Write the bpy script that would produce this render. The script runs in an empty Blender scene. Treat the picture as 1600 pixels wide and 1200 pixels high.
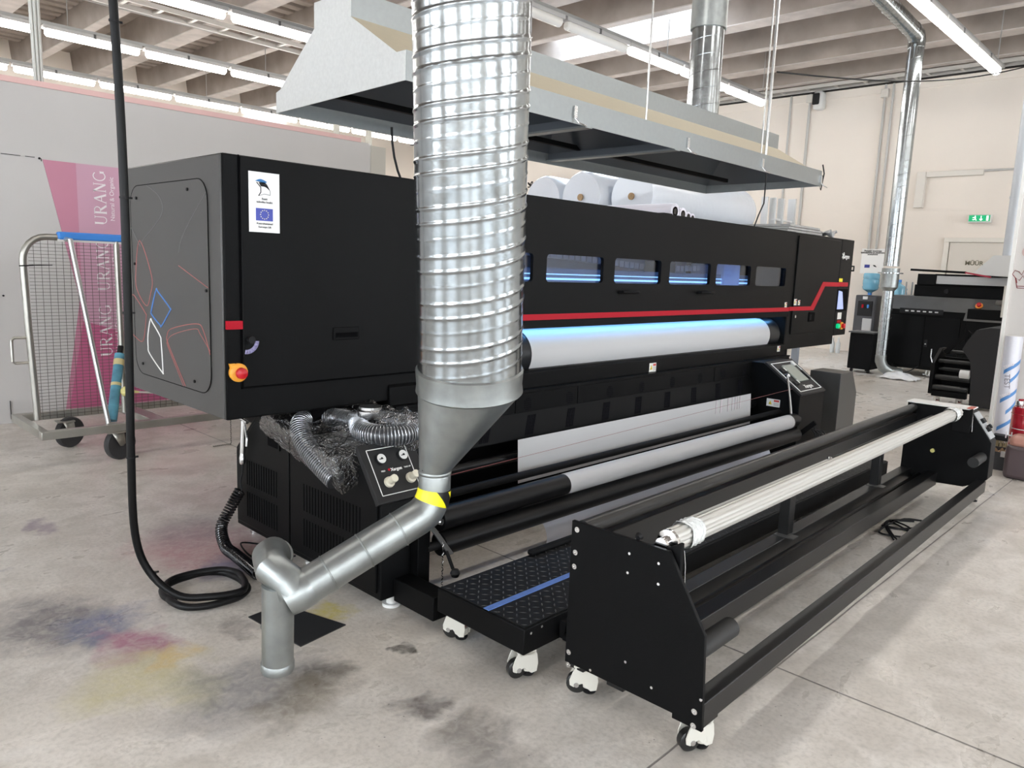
import bpy, bmesh, math, random
from mathutils import Vector, Matrix
random.seed(7)
SC = bpy.context.scene
COL = SC.collection
PI = math.pi
# ------------------------------------------------------------------ camera
cam_data = bpy.data.cameras.new('camera')
cam = bpy.data.objects.new('camera', cam_data)
COL.objects.link(cam)
cam_data.sensor_width = 36.0
cam_data.lens = 26.55
cam_data.clip_end = 100
R3 = Matrix(((0.694545, 0.084169, -0.714509), (-0.718422, 0.134198, -0.682540), (0.038437, 0.987374, 0.153675)))
cam.matrix_world = Matrix.Translation((0, 0, 1.3)) @ R3.to_4x4()
SC.camera = cam
# ------------------------------------------------------------------ view and world
SC.view_settings.view_transform = 'Standard'
SC.view_settings.look = 'None'
SC.view_settings.gamma = 1.0
SC.view_settings.exposure = 0.54
SC.view_settings.use_curve_mapping = False
W = bpy.data.worlds.new('daylight'); SC.world = W; W.use_nodes = True
bg = W.node_tree.nodes['Background']
bg.inputs[0].default_value = (0.88, 0.94, 1.0, 1)
# the sky is much brighter and bluer overhead than at the window height
_n = W.node_tree.nodes; _l = W.node_tree.links
_tc = _n.new('ShaderNodeTexCoord'); _sp = _n.new('ShaderNodeSeparateXYZ'); _l.new(_tc.outputs['Generated'], _sp.inputs[0])
_mr = _n.new('ShaderNodeMapRange'); _mr.inputs[1].default_value = 0.25; _mr.inputs[2].default_value = 0.75; _mr.inputs[3].default_value = 6.5; _mr.inputs[4].default_value = 30.0
_l.new(_sp.outputs[2], _mr.inputs[0]); _l.new(_mr.outputs[0], bg.inputs[1])
_mx = _n.new('ShaderNodeMix'); _mx.data_type = 'RGBA'; _mx.inputs[6].default_value = (0.88, 0.94, 1.0, 1); _mx.inputs[7].default_value = (0.62, 0.80, 1.0, 1)
_m2 = _n.new('ShaderNodeMapRange'); _m2.inputs[1].default_value = 0.25; _m2.inputs[2].default_value = 0.75; _l.new(_sp.outputs[2], _m2.inputs[0]); _l.new(_m2.outputs[0], _mx.inputs[0]); _l.new(_mx.outputs[2], bg.inputs[0])
TUBE_POWER = 14.0
# ------------------------------------------------------------------ materials
MATS = {}
def srgb(h):
    h = h.lstrip('#'); c = [int(h[i:i+2], 16)/255 for i in (0, 2, 4)]
    return tuple((x/12.92 if x <= 0.04045 else ((x+0.055)/1.055)**2.4) for x in c)
def mat(name, col, rough=0.5, metal=0.0, spec=0.5, noise=0.0, nscale=20.0, bump=0.0, bscale=60.0, coat=0.0, emit=None, estr=0.0, stretch=None, trans=0.0):
    if name in MATS: return MATS[name]
    if isinstance(col, str): col = srgb(col)
    m = bpy.data.materials.new(name); m.use_nodes = True
    nt = m.node_tree; b = nt.nodes['Principled BSDF']
    b.inputs['Base Color'].default_value = (*col, 1)
    b.inputs['Roughness'].default_value = rough
    b.inputs['Metallic'].default_value = metal
    b.inputs['Specular IOR Level'].default_value = spec
    b.inputs['Coat Weight'].default_value = coat
    b.inputs['Transmission Weight'].default_value = trans
    if emit is not None:
        if isinstance(emit, str): emit = srgb(emit)
        b.inputs['Emission Color'].default_value = (*emit, 1); b.inputs['Emission Strength'].default_value = estr
    tc = None
    if noise or bump:
        tc = nt.nodes.new('ShaderNodeTexCoord'); mp = nt.nodes.new('ShaderNodeMapping')
        nt.links.new(tc.outputs['Object'], mp.inputs[0])
        if stretch: mp.inputs['Scale'].default_value = stretch
    if noise:
        n = nt.nodes.new('ShaderNodeTexNoise'); n.inputs['Scale'].default_value = nscale; n.inputs['Detail'].default_value = 5
        nt.links.new(mp.outputs[0], n.inputs[0])
        mr = nt.nodes.new('ShaderNodeMapRange'); mr.inputs[1].default_value = 0.3; mr.inputs[2].default_value = 0.7
        mr.inputs[3].default_value = 1-noise; mr.inputs[4].default_value = 1+noise
        nt.links.new(n.outputs[0], mr.inputs[0])
        vm = nt.nodes.new('ShaderNodeVectorMath'); vm.operation = 'SCALE'; vm.inputs[0].default_value = col
        nt.links.new(mr.outputs[0], vm.inputs['Scale']); nt.links.new(vm.outputs[0], b.inputs['Base Color'])
        mr2 = nt.nodes.new('ShaderNodeMapRange'); mr2.inputs[3].default_value = rough*0.85; mr2.inputs[4].default_value = min(1, rough*1.15)
        nt.links.new(n.outputs[0], mr2.inputs[0]); nt.links.new(mr2.outputs[0], b.inputs['Roughness'])
    if bump:
        n2 = nt.nodes.new('ShaderNodeTexNoise'); n2.inputs['Scale'].default_value = bscale; n2.inputs['Detail'].default_value = 3
        nt.links.new(mp.outputs[0], n2.inputs[0])
        bp = nt.nodes.new('ShaderNodeBump'); bp.inputs['Strength'].default_value = bump; bp.inputs['Distance'].default_value = 0.01
        nt.links.new(n2.outputs[0], bp.inputs['Height']); nt.links.new(bp.outputs[0], b.inputs['Normal'])
    MATS[name] = m
    return m
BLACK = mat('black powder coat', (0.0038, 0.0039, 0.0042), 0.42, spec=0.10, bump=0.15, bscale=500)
BLACKG = mat('daylit black satin', (0.050, 0.049, 0.047), 0.36, spec=0.6, bump=0.12, bscale=400, noise=0.12, nscale=6)  # lighter copy of the black, reflected daylight put into the base colour
BLACKM = mat('black matt', (0.004, 0.004, 0.0045), 0.65, spec=0.15)
BLACKV = mat('black void', (0.0015, 0.0015, 0.002), 0.8, spec=0.08)
RUBBER = mat('black rubber', (0.006, 0.006, 0.0065), 0.38, spec=0.25, noise=0.2, nscale=8)
DRUM = mat('dark drum', (0.012, 0.013, 0.015), 0.35, spec=0.3)
RED = mat('red stripe', (0.42, 0.004, 0.018), 0.45, spec=.2)
WHITE = mat('white fabric', (0.53, 0.53, 0.535), 0.7, noise=0.03, nscale=3, stretch=(0.3, 6, 6))
FILM = mat('white plastic', (0.68, 0.68, 0.66), 0.35)
IVORY = mat('ivory painted metal', (0.58, 0.56, 0.50), 0.35)
STEEL = mat('bright steel', (0.62, 0.62, 0.62), 0.25, metal=1.0)
BLACKB = mat('black satin beam', (0.006, 0.006, 0.0062), 0.34, spec=0.42, bump=0.1, bscale=400)
GALV = mat('galvanized steel', (0.36, 0.385, 0.395), 0.18, metal=0.97, noise=0.14, nscale=22, bump=0.05, bscale=30)
GALVD = mat('aged galvanized steel', (0.33, 0.35, 0.345), 0.36, metal=0.85, noise=0.14, nscale=14, bump=0.12, bscale=25)
GALVH = mat('galvanized sheet', (0.32, 0.34, 0.34), 0.42, metal=0.7, noise=0.035, nscale=40)
ZINC = mat('zinc plated tube', (0.45, 0.44, 0.40), 0.35, metal=0.85, noise=0.1, nscale=8)
ALU = mat('aluminium profile', (0.60, 0.59, 0.555), 0.34, metal=0.45)
CHROME = mat('chrome', (0.8, 0.8, 0.8), 0.12, metal=1.0)
WALLW = mat('cream wall paint', (0.80, 0.73, 0.655), 0.7, noise=0.03, nscale=0.8)
WALLP = mat('grey white board', (0.54, 0.525, 0.515), 0.6, noise=0.02, nscale=2)
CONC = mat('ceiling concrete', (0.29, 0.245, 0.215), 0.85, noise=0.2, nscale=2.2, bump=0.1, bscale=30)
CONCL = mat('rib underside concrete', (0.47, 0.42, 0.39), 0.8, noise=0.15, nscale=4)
TUBEM = mat('lit tube', (1, 1, 1), 0.4, emit=(1.0, 0.965, 0.91), estr=TUBE_POWER)
TUBEO = mat('unlit diffuser', (0.72, 0.70, 0.66), 0.25, coat=0.3)
LEDB = mat('cool LED strip', (0.6, 0.8, 1), 0.4, emit=(0.15, 0.48, 1.0), estr=8.0)
LEDW = mat('cool rail light', (0.6, 0.8, 1), 0.4, emit=(0.45, 0.72, 1.0), estr=.9)
mat('dark grey roller', (.020, .020, .0195), .32, spec=.4)
BLUE = mat('blue foam', (0.05, 0.25, 0.72), 0.5)
BLUET = mat('blue tape', (0.10, 0.19, 0.50), 0.5, noise=0.15, nscale=30)
YELLOW = mat('yellow', (0.85, 0.72, 0.02), 0.5)
ORANGE = mat('orange', (0.85, 0.30, 0.05), 0.4)
CARD = mat('cardboard', (0.36, 0.24, 0.13), 0.8, noise=0.2)
INK = mat('black ink', (0.007, 0.007, 0.008), 0.55, spec=.3)
def glass_mat(name, col, alpha, rough=0.05):
    m = bpy.data.materials.new(name); m.use_nodes = True; nt = m.node_tree
    for n in list(nt.nodes): nt.nodes.remove(n)
    o = nt.nodes.new('ShaderNodeOutputMaterial'); mx = nt.nodes.new('ShaderNodeMixShader')
    t = nt.nodes.new('ShaderNodeBsdfTransparent'); t.inputs[0].default_value = (*col, 1)
    g = nt.nodes.new('ShaderNodeBsdfGlossy'); g.inputs['Roughness'].default_value = rough
    mx.inputs[0].default_value = alpha
    nt.links.new(t.outputs[0], mx.inputs[1]); nt.links.new(g.outputs[0], mx.inputs[2]); nt.links.new(mx.outputs[0], o.inputs[0])
    MATS[name] = m; return m
GLASS = glass_mat('viewing window glass', (0.75, 0.85, 1.0), 0.10)
POLY = mat('blue water bottle plastic', (0.16, 0.42, 0.58), 0.12, coat=0.5)
# crinkled clear bag
def bag_mat():
    m = bpy.data.materials.new('clear crinkled plastic'); m.use_nodes = True; nt = m.node_tree
    for n in list(nt.nodes): nt.nodes.remove(n)
    o = nt.nodes.new('ShaderNodeOutputMaterial'); mx = nt.nodes.new('ShaderNodeMixShader')
    t = nt.nodes.new('ShaderNodeBsdfTransparent'); t.inputs[0].default_value = (0.97, 0.975, 0.98, 1)
    g = nt.nodes.new('ShaderNodeBsdfGlossy'); g.inputs['Roughness'].default_value = 0.14
    tc = nt.nodes.new('ShaderNodeTexCoord'); n = nt.nodes.new('ShaderNodeTexNoise'); n.inputs['Scale'].default_value = 24; n.inputs['Detail'].default_value = 2.5; n.inputs['Distortion'].default_value = 2.0
    bp = nt.nodes.new('ShaderNodeBump'); bp.inputs['Strength'].default_value = 1.0; bp.inputs['Distance'].default_value = 0.02
    nt.links.new(tc.outputs['Object'], n.inputs[0]); nt.links.new(n.outputs[0], bp.inputs['Height']); nt.links.new(bp.outputs[0], g.inputs['Normal'])
    lw = nt.nodes.new('ShaderNodeLayerWeight'); lw.inputs[0].default_value = 0.35; nt.links.new(bp.outputs[0], lw.inputs['Normal'])
    mr = nt.nodes.new('ShaderNodeMapRange'); mr.inputs[3].default_value = 0.05; mr.inputs[4].default_value = 0.80
    nt.links.new(lw.outputs['Facing'], mr.inputs[0]); nt.links.new(mr.outputs[0], mx.inputs[0])
    nt.links.new(t.outputs[0], mx.inputs[1]); nt.links.new(g.outputs[0], mx.inputs[2]); nt.links.new(mx.outputs[0], o.inputs[0])
    return m
BAG = bag_mat()
# floor: concrete with joints, polish and ink stains
def floor_mat():
    m = bpy.data.materials.new('worn polished concrete'); m.use_nodes = True; nt = m.node_tree; b = nt.nodes['Principled BSDF']
    N = nt.nodes.new; L = nt.links.new
    tc = N('ShaderNodeTexCoord')
    def noise(scale, detail, dist=0, map_scale=None):
        n = N('ShaderNodeTexNoise'); n.inputs['Scale'].default_value = scale; n.inputs['Detail'].default_value = detail; n.inputs['Distortion'].default_value = dist
        if map_scale:
            mp = N('ShaderNodeMapping'); mp.inputs['Scale'].default_value = map_scale; L(tc.outputs['Object'], mp.inputs[0]); L(mp.outputs[0], n.inputs[0])
        else: L(tc.outputs['Object'], n.inputs[0])
        return n
    def ramp(src, a, bb, c, d):
        r = N('ShaderNodeMapRange'); r.inputs[1].default_value = a; r.inputs[2].default_value = bb; r.inputs[3].default_value = c; r.inputs[4].default_value = d; L(src, r.inputs[0]); return r.outputs[0]
    def math_(op, a, bb=None):
        n = N('ShaderNodeMath'); n.operation = op
        for i, v in enumerate((a, bb)):
            if v is None: continue
            if isinstance(v, (int, float)): n.inputs[i].default_value = v
            else: L(v, n.inputs[i])
        return n.outputs[0]
    def mix(fac, c1, c2):
        n = N('ShaderNodeMix'); n.data_type = 'RGBA'
        if isinstance(fac, float): n.inputs[0].default_value = fac
        else: L(fac, n.inputs[0])
        for k, c in ((6, c1), (7, c2)):
            if isinstance(c, tuple): n.inputs[k].default_value = (*c, 1)
            else: L(c, n.inputs[k])
        return n.outputs[2]
    n1 = noise(0.8, 6); n2 = noise(7, 8, 0.6); n3 = noise(60, 4); n4 = noise(2.2, 7, 1.2, (1, 2.5, 1))
    base = mix(ramp(n1.outputs[0], .35, .65, 0, 1), (0.60, 0.55, 0.49), (0.76, 0.71, 0.655))
    base = mix(ramp(n2.outputs[0], .38, .66, 0, .7), base, (0.50, 0.455, 0.40))
    base = mix(ramp(n3.outputs[0], .45, .72, 0, .5), base, (0.40, 0.365, 0.32))
    base = mix(ramp(n4.outputs[0], .55, .72, 0, .35), base, (0.80, 0.76, 0.715))
    sep = N('ShaderNodeSeparateXYZ'); L(tc.outputs['Object'], sep.inputs[0])
    warp = noise(5.5, 6, 0.8); warp2 = noise(5.5, 6, 0.8, (1, 1.2, 3))
    wx = math_('ADD', sep.outputs[0], ramp(warp.outputs[0], .2, .8, -.09, .09))
    wy = math_('ADD', sep.outputs[1], ramp(warp2.outputs[0], .2, .8, .09, -.09))
    speck = noise(26, 8, 1.0)
    # (x, y, rx, ry, colour, strength)
    stains = [(.70, 2.86, .20, .26, (.13, .12, .13), .75), (.83, 2.74, .15, .15, (.15, .17, .26), .75), (.86, 2.53, .12, .14, (.36, .13, .20), .75),
              (.80, 2.30, .19, .17, (.50, .45, .24), .62), (.90, 2.36, .07, .09, (.60, .42, .16), .55), (.88, 2.12, .10, .10, (.50, .47, .25), .45),
              (1.02, 2.02, .25, .20, (.20, .195, .20), .65), (1.20, 1.92, .10, .10, (.10, .09, .08), .75), (1.10, 1.86, .16, .10, (.20, .17, .13), .6),
              (1.42, 3.22, .30, .34, (.42, .17, .19), .6), (1.48, 3.45, .25, .22, (.26, .24, .25), .5), (1.38, 2.93, .12, .12, (.16, .18, .30), .6),
              (1.33, 1.60, .085, .075, (.13, .11, .10), .75), (1.36, 1.40, .12, .10, (.16, .14, .12), .6), (1.30, 1.25, .14, .14, (.22, .20, .18), .55),
              (1.50, 1.90, .03, .03, (.10, .09, .08), .8), (1.48, 2.31, .06, .07, (.50, .42, .08), .7), (1.18, 2.40, .06, .12, (.22, .19, .17), .6),
              (.62, 3.45, .07, .07, (.25, .22, .27), .6), (.95, 3.95, .05, .12, (.20, .13, .20), .6), (2.0, 3.9, .5, .35, (.50, .36, .35), .45), (1.9, 4.6, .35, .3, (.55, .40, .38), .35)]
    for (cx, cy, rx, ry, c, s) in stains:
        dx = math_('DIVIDE', math_('SUBTRACT', wx, cx), rx); dy = math_('DIVIDE', math_('SUBTRACT', wy, cy), ry)
        d = math_('SQRT', math_('ADD', math_('MULTIPLY', dx, dx), math_('MULTIPLY', dy, dy)))
        f = ramp(d, .55, 1.2, min(1.0, s*1.15), 0)
        f = math_('MULTIPLY', f, ramp(speck.outputs[0], .30, .62, .55, 1.0))
        base = mix(f, base, c)
    # spatter spots
    vor = N('ShaderNodeTexVoronoi'); vor.inputs['Scale'].default_value = 9; L(tc.outputs['Object'], vor.inputs[0])
    reg = noise(1.1, 2)
    near = ramp(sep.outputs[0], 2.6, 4.0, 1, 0)
    f = math_('MULTIPLY', math_('MULTIPLY', ramp(vor.outputs['Distance'], .04, .07, .5, 0), ramp(reg.outputs[0], .56, .62, 0, 1)), near)
    base = mix(f, base, (0.09, 0.07, 0.085))
    # small drips and dirt beside the joint
    v2 = N('ShaderNodeTexVoronoi'); v2.inputs['Scale'].default_value = 24; L(tc.outputs['Object'], v2.inputs[0])
    base = mix(math_('MULTIPLY', math_('MULTIPLY', ramp(v2.outputs['Distance'], .05, .09, .7, 0), ramp(noise(2.7, 3).outputs[0], .54, .62, 0, 1)), near), base, (0.14, 0.12, 0.11))
    dirt = ramp(math_('ABSOLUTE', math_('SUBTRACT', wy, .96)), .0, .10, .38, 0)
    base = mix(dirt, base, (0.30, 0.27, 0.24))
    # saw cut joints
    def joint(coord, pos, w, per):
        u = math_('PINGPONG', math_('SUBTRACT', coord, pos), per)
        return ramp(u, w, w*1.8, 1, 0)
    wob = ramp(noise(3, 2).outputs[0], 0, 1, -.004, .004)
    jx = joint(math_('ADD', sep.outputs[0], wob), 2.36, .003, 3.0); jy = joint(math_('ADD', sep.outputs[1], wob), .972, .0022, 3.0)
    j = math_('MAXIMUM', jx, jy)
    base = mix(math_('MULTIPLY', j, .75), base, (0.07, 0.06, 0.055))
    L(base, b.inputs['Base Color'])
    rr = ramp(n4.outputs[0], .3, .7, .24, .46); L(math_('ADD', rr, ramp(n2.outputs[0], .3, .7, -.05, .08)), b.inputs['Roughness'])
    b.inputs['Specular IOR Level'].default_value = 0.5
    bp = N('ShaderNodeBump'); bp.inputs['Strength'].default_value = .28; bp.inputs['Distance'].default_value = .01
    h = math_('SUBTRACT', math_('ADD', n2.outputs[0], math_('MULTIPLY', n3.outputs[0], .35)), math_('MULTIPLY', j, 1.5)); L(h, bp.inputs['Height']); L(bp.outputs[0], b.inputs['Normal'])
    return m
FLOORM = floor_mat()
# ------------------------------------------------------------------ mesh builder
ORG = {}
def org(o):
    return ORG.get(o.name, Vector((0, 0, 0))) if o else Vector((0, 0, 0))
class MB:
    def __init__(s): s.v = []; s.f = []
    def add(s, vs, fs):
        n = len(s.v); s.v += [Vector(v) for v in vs]; s.f += [tuple(i+n for i in f) for f in fs]; return s
    def box(s, x0, x1, y0, y1, z0, z1):
        x0, x1 = min(x0, x1), max(x0, x1); y0, y1 = min(y0, y1), max(y0, y1); z0, z1 = min(z0, z1), max(z0, z1)
        return s.add([(x0,y0,z0),(x1,y0,z0),(x1,y1,z0),(x0,y1,z0),(x0,y0,z1),(x1,y0,z1),(x1,y1,z1),(x0,y1,z1)],
                     [(0,3,2,1),(4,5,6,7),(0,1,5,4),(1,2,6,5),(2,3,7,6),(3,0,4,7)])
    def prism(s, pts, axis, a, b):
        def mk(p, t): return {'x': (t, p[0], p[1]), 'y': (p[0], t, p[1]), 'z': (p[0], p[1], t)}[axis]
        n = len(pts)
        return s.add([mk(p, a) for p in pts] + [mk(p, b) for p in pts],
                     [tuple(range(n-1, -1, -1)), tuple(range(n, 2*n))] + [(i, (i+1) % n, n+(i+1) % n, n+i) for i in range(n)])
    def cyl(s, p0, p1, r, r2=None, n=20, cap=True):
        p0 = Vector(p0); p1 = Vector(p1); d = (p1-p0).normalized(); r2 = r if r2 is None else r2
        u = d.orthogonal().normalized(); w = d.cross(u)
        vs = [p0 + (u*math.cos(2*PI*i/n)+w*math.sin(2*PI*i/n))*r for i in range(n)] + [p1 + (u*math.cos(2*PI*i/n)+w*math.sin(2*PI*i/n))*r2 for i in range(n)]
        fs = [(i, (i+1) % n, n+(i+1) % n, n+i) for i in range(n)]
        if cap: fs += [tuple(range(n-1, -1, -1)), tuple(range(n, 2*n))]
        return s.add(vs, fs)
    def obox(s, c, ax, ay, az):   # oriented box, half vectors
        c = Vector(c); ax = Vector(ax); ay = Vector(ay); az = Vector(az)
        vs = [c + ax*i + ay*j + az*k for k in (-1, 1) for (i, j) in ((-1,-1),(1,-1),(1,1),(-1,1))]
        return s.add(vs, [(0,3,2,1),(4,5,6,7),(0,1,5,4),(1,2,6,5),(2,3,7,6),(3,0,4,7)])
    def bar(s, p0, p1, w, h):
        p0 = Vector(p0); p1 = Vector(p1); d = (p1-p0); dn = d.normalized()
        up = Vector((0,0,1)) if abs(dn.z) < .95 else Vector((0,1,0))
        sd = dn.cross(up).normalized(); up = sd.cross(dn).normalized()
        return s.obox((p0+p1)/2, d/2, sd*w/2, up*h/2)
    def tube(s, pts, r, n=12, closed=False, cap=True):
        pts = [Vector(p) for p in pts]; m = len(pts); rings = []
        rr = r if callable(r) else (lambda i: r)
        t0 = (pts[1]-pts[0]).normalized(); u = t0.orthogonal().normalized()
        for i, p in enumerate(pts):
            if closed: t = (pts[(i+1) % m]-pts[i-1]).normalized()
            else: t = (pts[min(i+1, m-1)]-pts[max(i-1, 0)]).normalized()
            u = (u - t*u.dot(t)).normalized(); w = t.cross(u)
            rings.append([p + (u*math.cos(2*PI*k/n)+w*math.sin(2*PI*k/n))*rr(i) for k in range(n)])
        vs = [v for ring in rings for v in ring]; fs = []
        for i in range(m-1 if not closed else m):
            a = i*n; b = ((i+1) % m)*n
            fs += [(a+k, a+(k+1) % n, b+(k+1) % n, b+k) for k in range(n)]
        if cap and not closed: fs += [tuple(range(n-1, -1, -1)), tuple(range((m-1)*n, m*n))]
        return s.add(vs, fs)
    def lathe(s, prof, o, d=(0, 0, 1), n=28):
        o = Vector(o); d = Vector(d).normalized(); u = d.orthogonal().normalized(); w = d.cross(u); m = len(prof)
        vs = [o + d*h + (u*math.cos(2*PI*k/n)+w*math.sin(2*PI*k/n))*max(r, 1e-5) for (r, h) in prof for k in range(n)]
        fs = [(i*n+k, i*n+(k+1) % n, (i+1)*n+(k+1) % n, (i+1)*n+k) for i in range(m-1) for k in range(n)]
        if prof[0][0] > 1e-4: fs.append(tuple(range(n-1, -1, -1)))
        if prof[-1][0] > 1e-4: fs.append(tuple(range((m-1)*n, m*n)))
        return s.add(vs, fs)
    def grid(s, fn, nu, nv):
        vs = [fn(i/nu, j/nv) for j in range(nv+1) for i in range(nu+1)]
        return s.add(vs, [(j*(nu+1)+i, j*(nu+1)+i+1, (j+1)*(nu+1)+i+1, (j+1)*(nu+1)+i) for j in range(nv) for i in range(nu)])
    def build(s, name, m, parent=None, bevel=0.0, smooth=True, solid=0.0):
        o0 = org(parent)
        vs = [v - o0 for v in s.v]
        cen = Vector((0, 0, 0))
        if parent is None and vs:
            xs = [v.x for v in vs]; ys = [v.y for v in vs]; zs = [v.z for v in vs]
            cen = Vector(((min(xs)+max(xs))/2, (min(ys)+max(ys))/2, min(zs))); vs = [v-cen for v in vs]
        me = bpy.data.meshes.new(name); me.from_pydata([tuple(v) for v in vs], [], s.f)
        bm = bmesh.new(); bm.from_mesh(me); bmesh.ops.recalc_face_normals(bm, faces=bm.faces); bm.to_mesh(me); bm.free()
        if smooth:
            for p in me.polygons: p.use_smooth = True
            me.set_sharp_from_angle(angle=math.radians(38))
        me.materials.append(m)
        o = bpy.data.objects.new(name, me); COL.objects.link(o)
        if parent: o.parent = parent; ORG[o.name] = o0
        else: o.location = cen; ORG[o.name] = cen
        if bevel:
            md = o.modifiers.new('bevel', 'BEVEL'); md.width = bevel; md.segments = 2; md.limit_method = 'ANGLE'; md.angle_limit = math.radians(40)
        if solid:
            md = o.modifiers.new('thickness', 'SOLIDIFY'); md.thickness = solid; md.offset = 0
        return o
def thing(name, label, cat, loc, group=None):
    o = bpy.data.objects.new(name, None); COL.objects.link(o); o.location = loc; o.empty_display_size = .1
    ORG[o.name] = Vector(loc); o['label'] = label; o['category'] = cat
    if group: o['group'] = group
    return o
def tag(o, label, cat, group=None, kind=None):
    o['label'] = label; o['category'] = cat
    if group: o['group'] = group
    if kind: o['kind'] = kind
    return o
def struct(o): o['kind'] = 'structure'; return o
def copy_tree(o, parent=None):
    c = o.copy(); COL.objects.link(c); c.parent = parent
    for ch in list(o.children): copy_tree(ch, c)
    return c
def text(s, size, p, u, v, m, parent, name='lettering', align='CENTER', depth=0.0006, bold=False):
    cu = bpy.data.curves.new(name, 'FONT'); cu.body = s; cu.size = size; cu.align_x = align; cu.align_y = 'CENTER'; cu.extrude = depth
    if bold: cu.offset = size*.02
    to = bpy.data.objects.new(name, cu); COL.objects.link(to)
    dg = bpy.context.evaluated_depsgraph_get(); me = bpy.data.meshes.new_from_object(to.evaluated_get(dg))
    bpy.data.objects.remove(to); u = Vector(u).normalized(); v = Vector(v).normalized(); w = u.cross(v); p = Vector(p) - org(parent)
    for vt in me.vertices: vt.co = p + u*vt.co.x + v*vt.co.y + w*vt.co.z
    me.materials.clear(); me.materials.append(m)
    o = bpy.data.objects.new(name, me); COL.objects.link(o); o.parent = parent; ORG[o.name] = org(parent)
    return o
UX = ((1, 0, 0), (0, 0, 1))       # writing on faces looking towards -y
UY = ((0, -1, 0), (0, 0, 1))      # writing on faces looking towards -x
def plate(name, c, u, v, w, h, m, parent, t=.001):
    u = Vector(u).normalized(); v = Vector(v).normalized()
    return MB().obox(c, u*w/2, v*h/2, u.cross(v)*t/2).build(name, m, parent, smooth=False)
# ================================================================== SETTING
struct(MB().box(-7, 14.3, -7, 18, -.05, 0).build('floor', FLOORM, smooth=False))
# fix floor origin so object coordinates equal world coordinates
fl = bpy.data.objects['floor']; off = fl.location.copy()
for v_ in fl.data.vertices: v_.co += off
fl.location = (0, 0, 0); ORG['floor'] = Vector((0, 0, 0))
struct(MB().box(14.3, 14.5, -7, 18, 0, 5.4).build('wall_right', WALLW, smooth=False))
struct(MB().box(-7, 14.3, 18, 18.2, 0, 5.4).build('wall_back', WALLW, smooth=False))
# unseen walls behind the camera; window bands spaced to streak the duct with daylight
m_ = MB()
m_.box(-7.2, -7, -7, 18, 0, .9).box(-7.2, -7, -7, 18, 3.9, 5.4)
for y_ in range(-7, 19, 5): m_.box(-7.2, -7, y_-1.0, y_+1.0, .9, 3.9)
struct(m_.build('wall_left_far', WALLW, smooth=False))
m_ = MB(); m_.box(-7, 14.3, -7.2, -7, 0, .9).box(-7, 14.3, -7.2, -7, 3.9, 5.4)
for x_ in range(-7, 15, 5): m_.box(x_-1.25, x_+1.25, -7.2, -7, .9, 3.9)
struct(m_.build('wall_front', WALLW, smooth=False))
# ceiling: slab with rooflight openings and long concrete ribs running along y
RIB0 = 10.27; BAY = 2.36
cl = MB(); z0 = 5.28
bays = []
k = -8
while RIB0 + k*BAY < 16: bays.append(RIB0 + k*BAY); k += 1
for xb in bays:
    xa, xc = xb, min(xb+BAY, 14.5)
    hs = [(6.1, 8.9), (14.8, 17.4)] if abs(xb-(RIB0-BAY)) < .01 else []
    ys = [-7.2]
    for (a, b_) in hs: ys += [a, b_]
    ys.append(18.2)
    for i in range(0, len(ys), 2): cl.box(xa, xc, ys[i], ys[i+1], z0, z0+.12)
    for (a, b_) in hs:
        cl.box(xa, xa+1.33, a, b_, z0, z0+.12).box(xc-.21, xc, a, b_, z0, z0+.12)
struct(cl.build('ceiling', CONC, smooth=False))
rm = MB(); ru = MB()
for xb in bays:
    for (c, wb, wt) in ((xb, .15, .21), (xb+1.20, .075, .13)):
        if c > 14.2: continue
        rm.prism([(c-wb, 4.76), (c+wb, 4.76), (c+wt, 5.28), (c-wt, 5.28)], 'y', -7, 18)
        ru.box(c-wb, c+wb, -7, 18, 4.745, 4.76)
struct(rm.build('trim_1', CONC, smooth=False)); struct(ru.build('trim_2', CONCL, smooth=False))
# stepped soffit between the ribs above the left part of the hall
sm_ = MB()
for xb in bays:
    if xb < 0 or xb > 7: continue
    for q in range(34):
        y_ = 7.2 + q*.30
        sm_.prism([(y_, 5.12), (y_+.17, 5.12), (y_+.24, 5.28), (y_-.07, 5.28)], 'x', xb+.21, xb+1.07)
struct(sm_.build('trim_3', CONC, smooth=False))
struct(MB().box(14.18, 14.3, -7, 18, 4.66, 4.78).build('trim_4', BLACKM, smooth=False))
m_ = MB(); m_.box(14.292, 14.3, -7, 13, 2.50, 2.54).box(14.285, 14.3, -7, 18, 4.52, 4.66)
struct(m_.build('trim_5', WALLW, smooth=False))
# partition board on the left with pink capping
struct(MB().box(-5, 4.62, 6.5, 6.62, 0, 2.46).build('wall_left', WALLP, smooth=False))
struct(MB().box(4.62, 4.80, 6.49, 6.62, 0, 2.44).build('wall_left_end', mat('beige board', (.50, .48, .43), .6), smooth=False))
struct(MB().box(-5, 4.5, 6.49, 6.63, 2.455, 2.495).build('trim_6', mat('pink edging', (.72, .47, .45), .5), smooth=False))
# pillar wall on the right
struct(MB().box(7.3, 7.36, -1.5, 1.40, 0, 2.75).build('wall_partition', mat('matt white board', (.66, .63, .60), .6, noise=.03, nscale=3), smooth=False))
struct(MB().box(7.285, 7.37, 1.39, 1.415, 0, 2.76).build('trim_7', mat('lit board edge', (.85, .84, .8), .4), smooth=False))  # lit edge of the board, its brightness put into the colour
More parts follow.
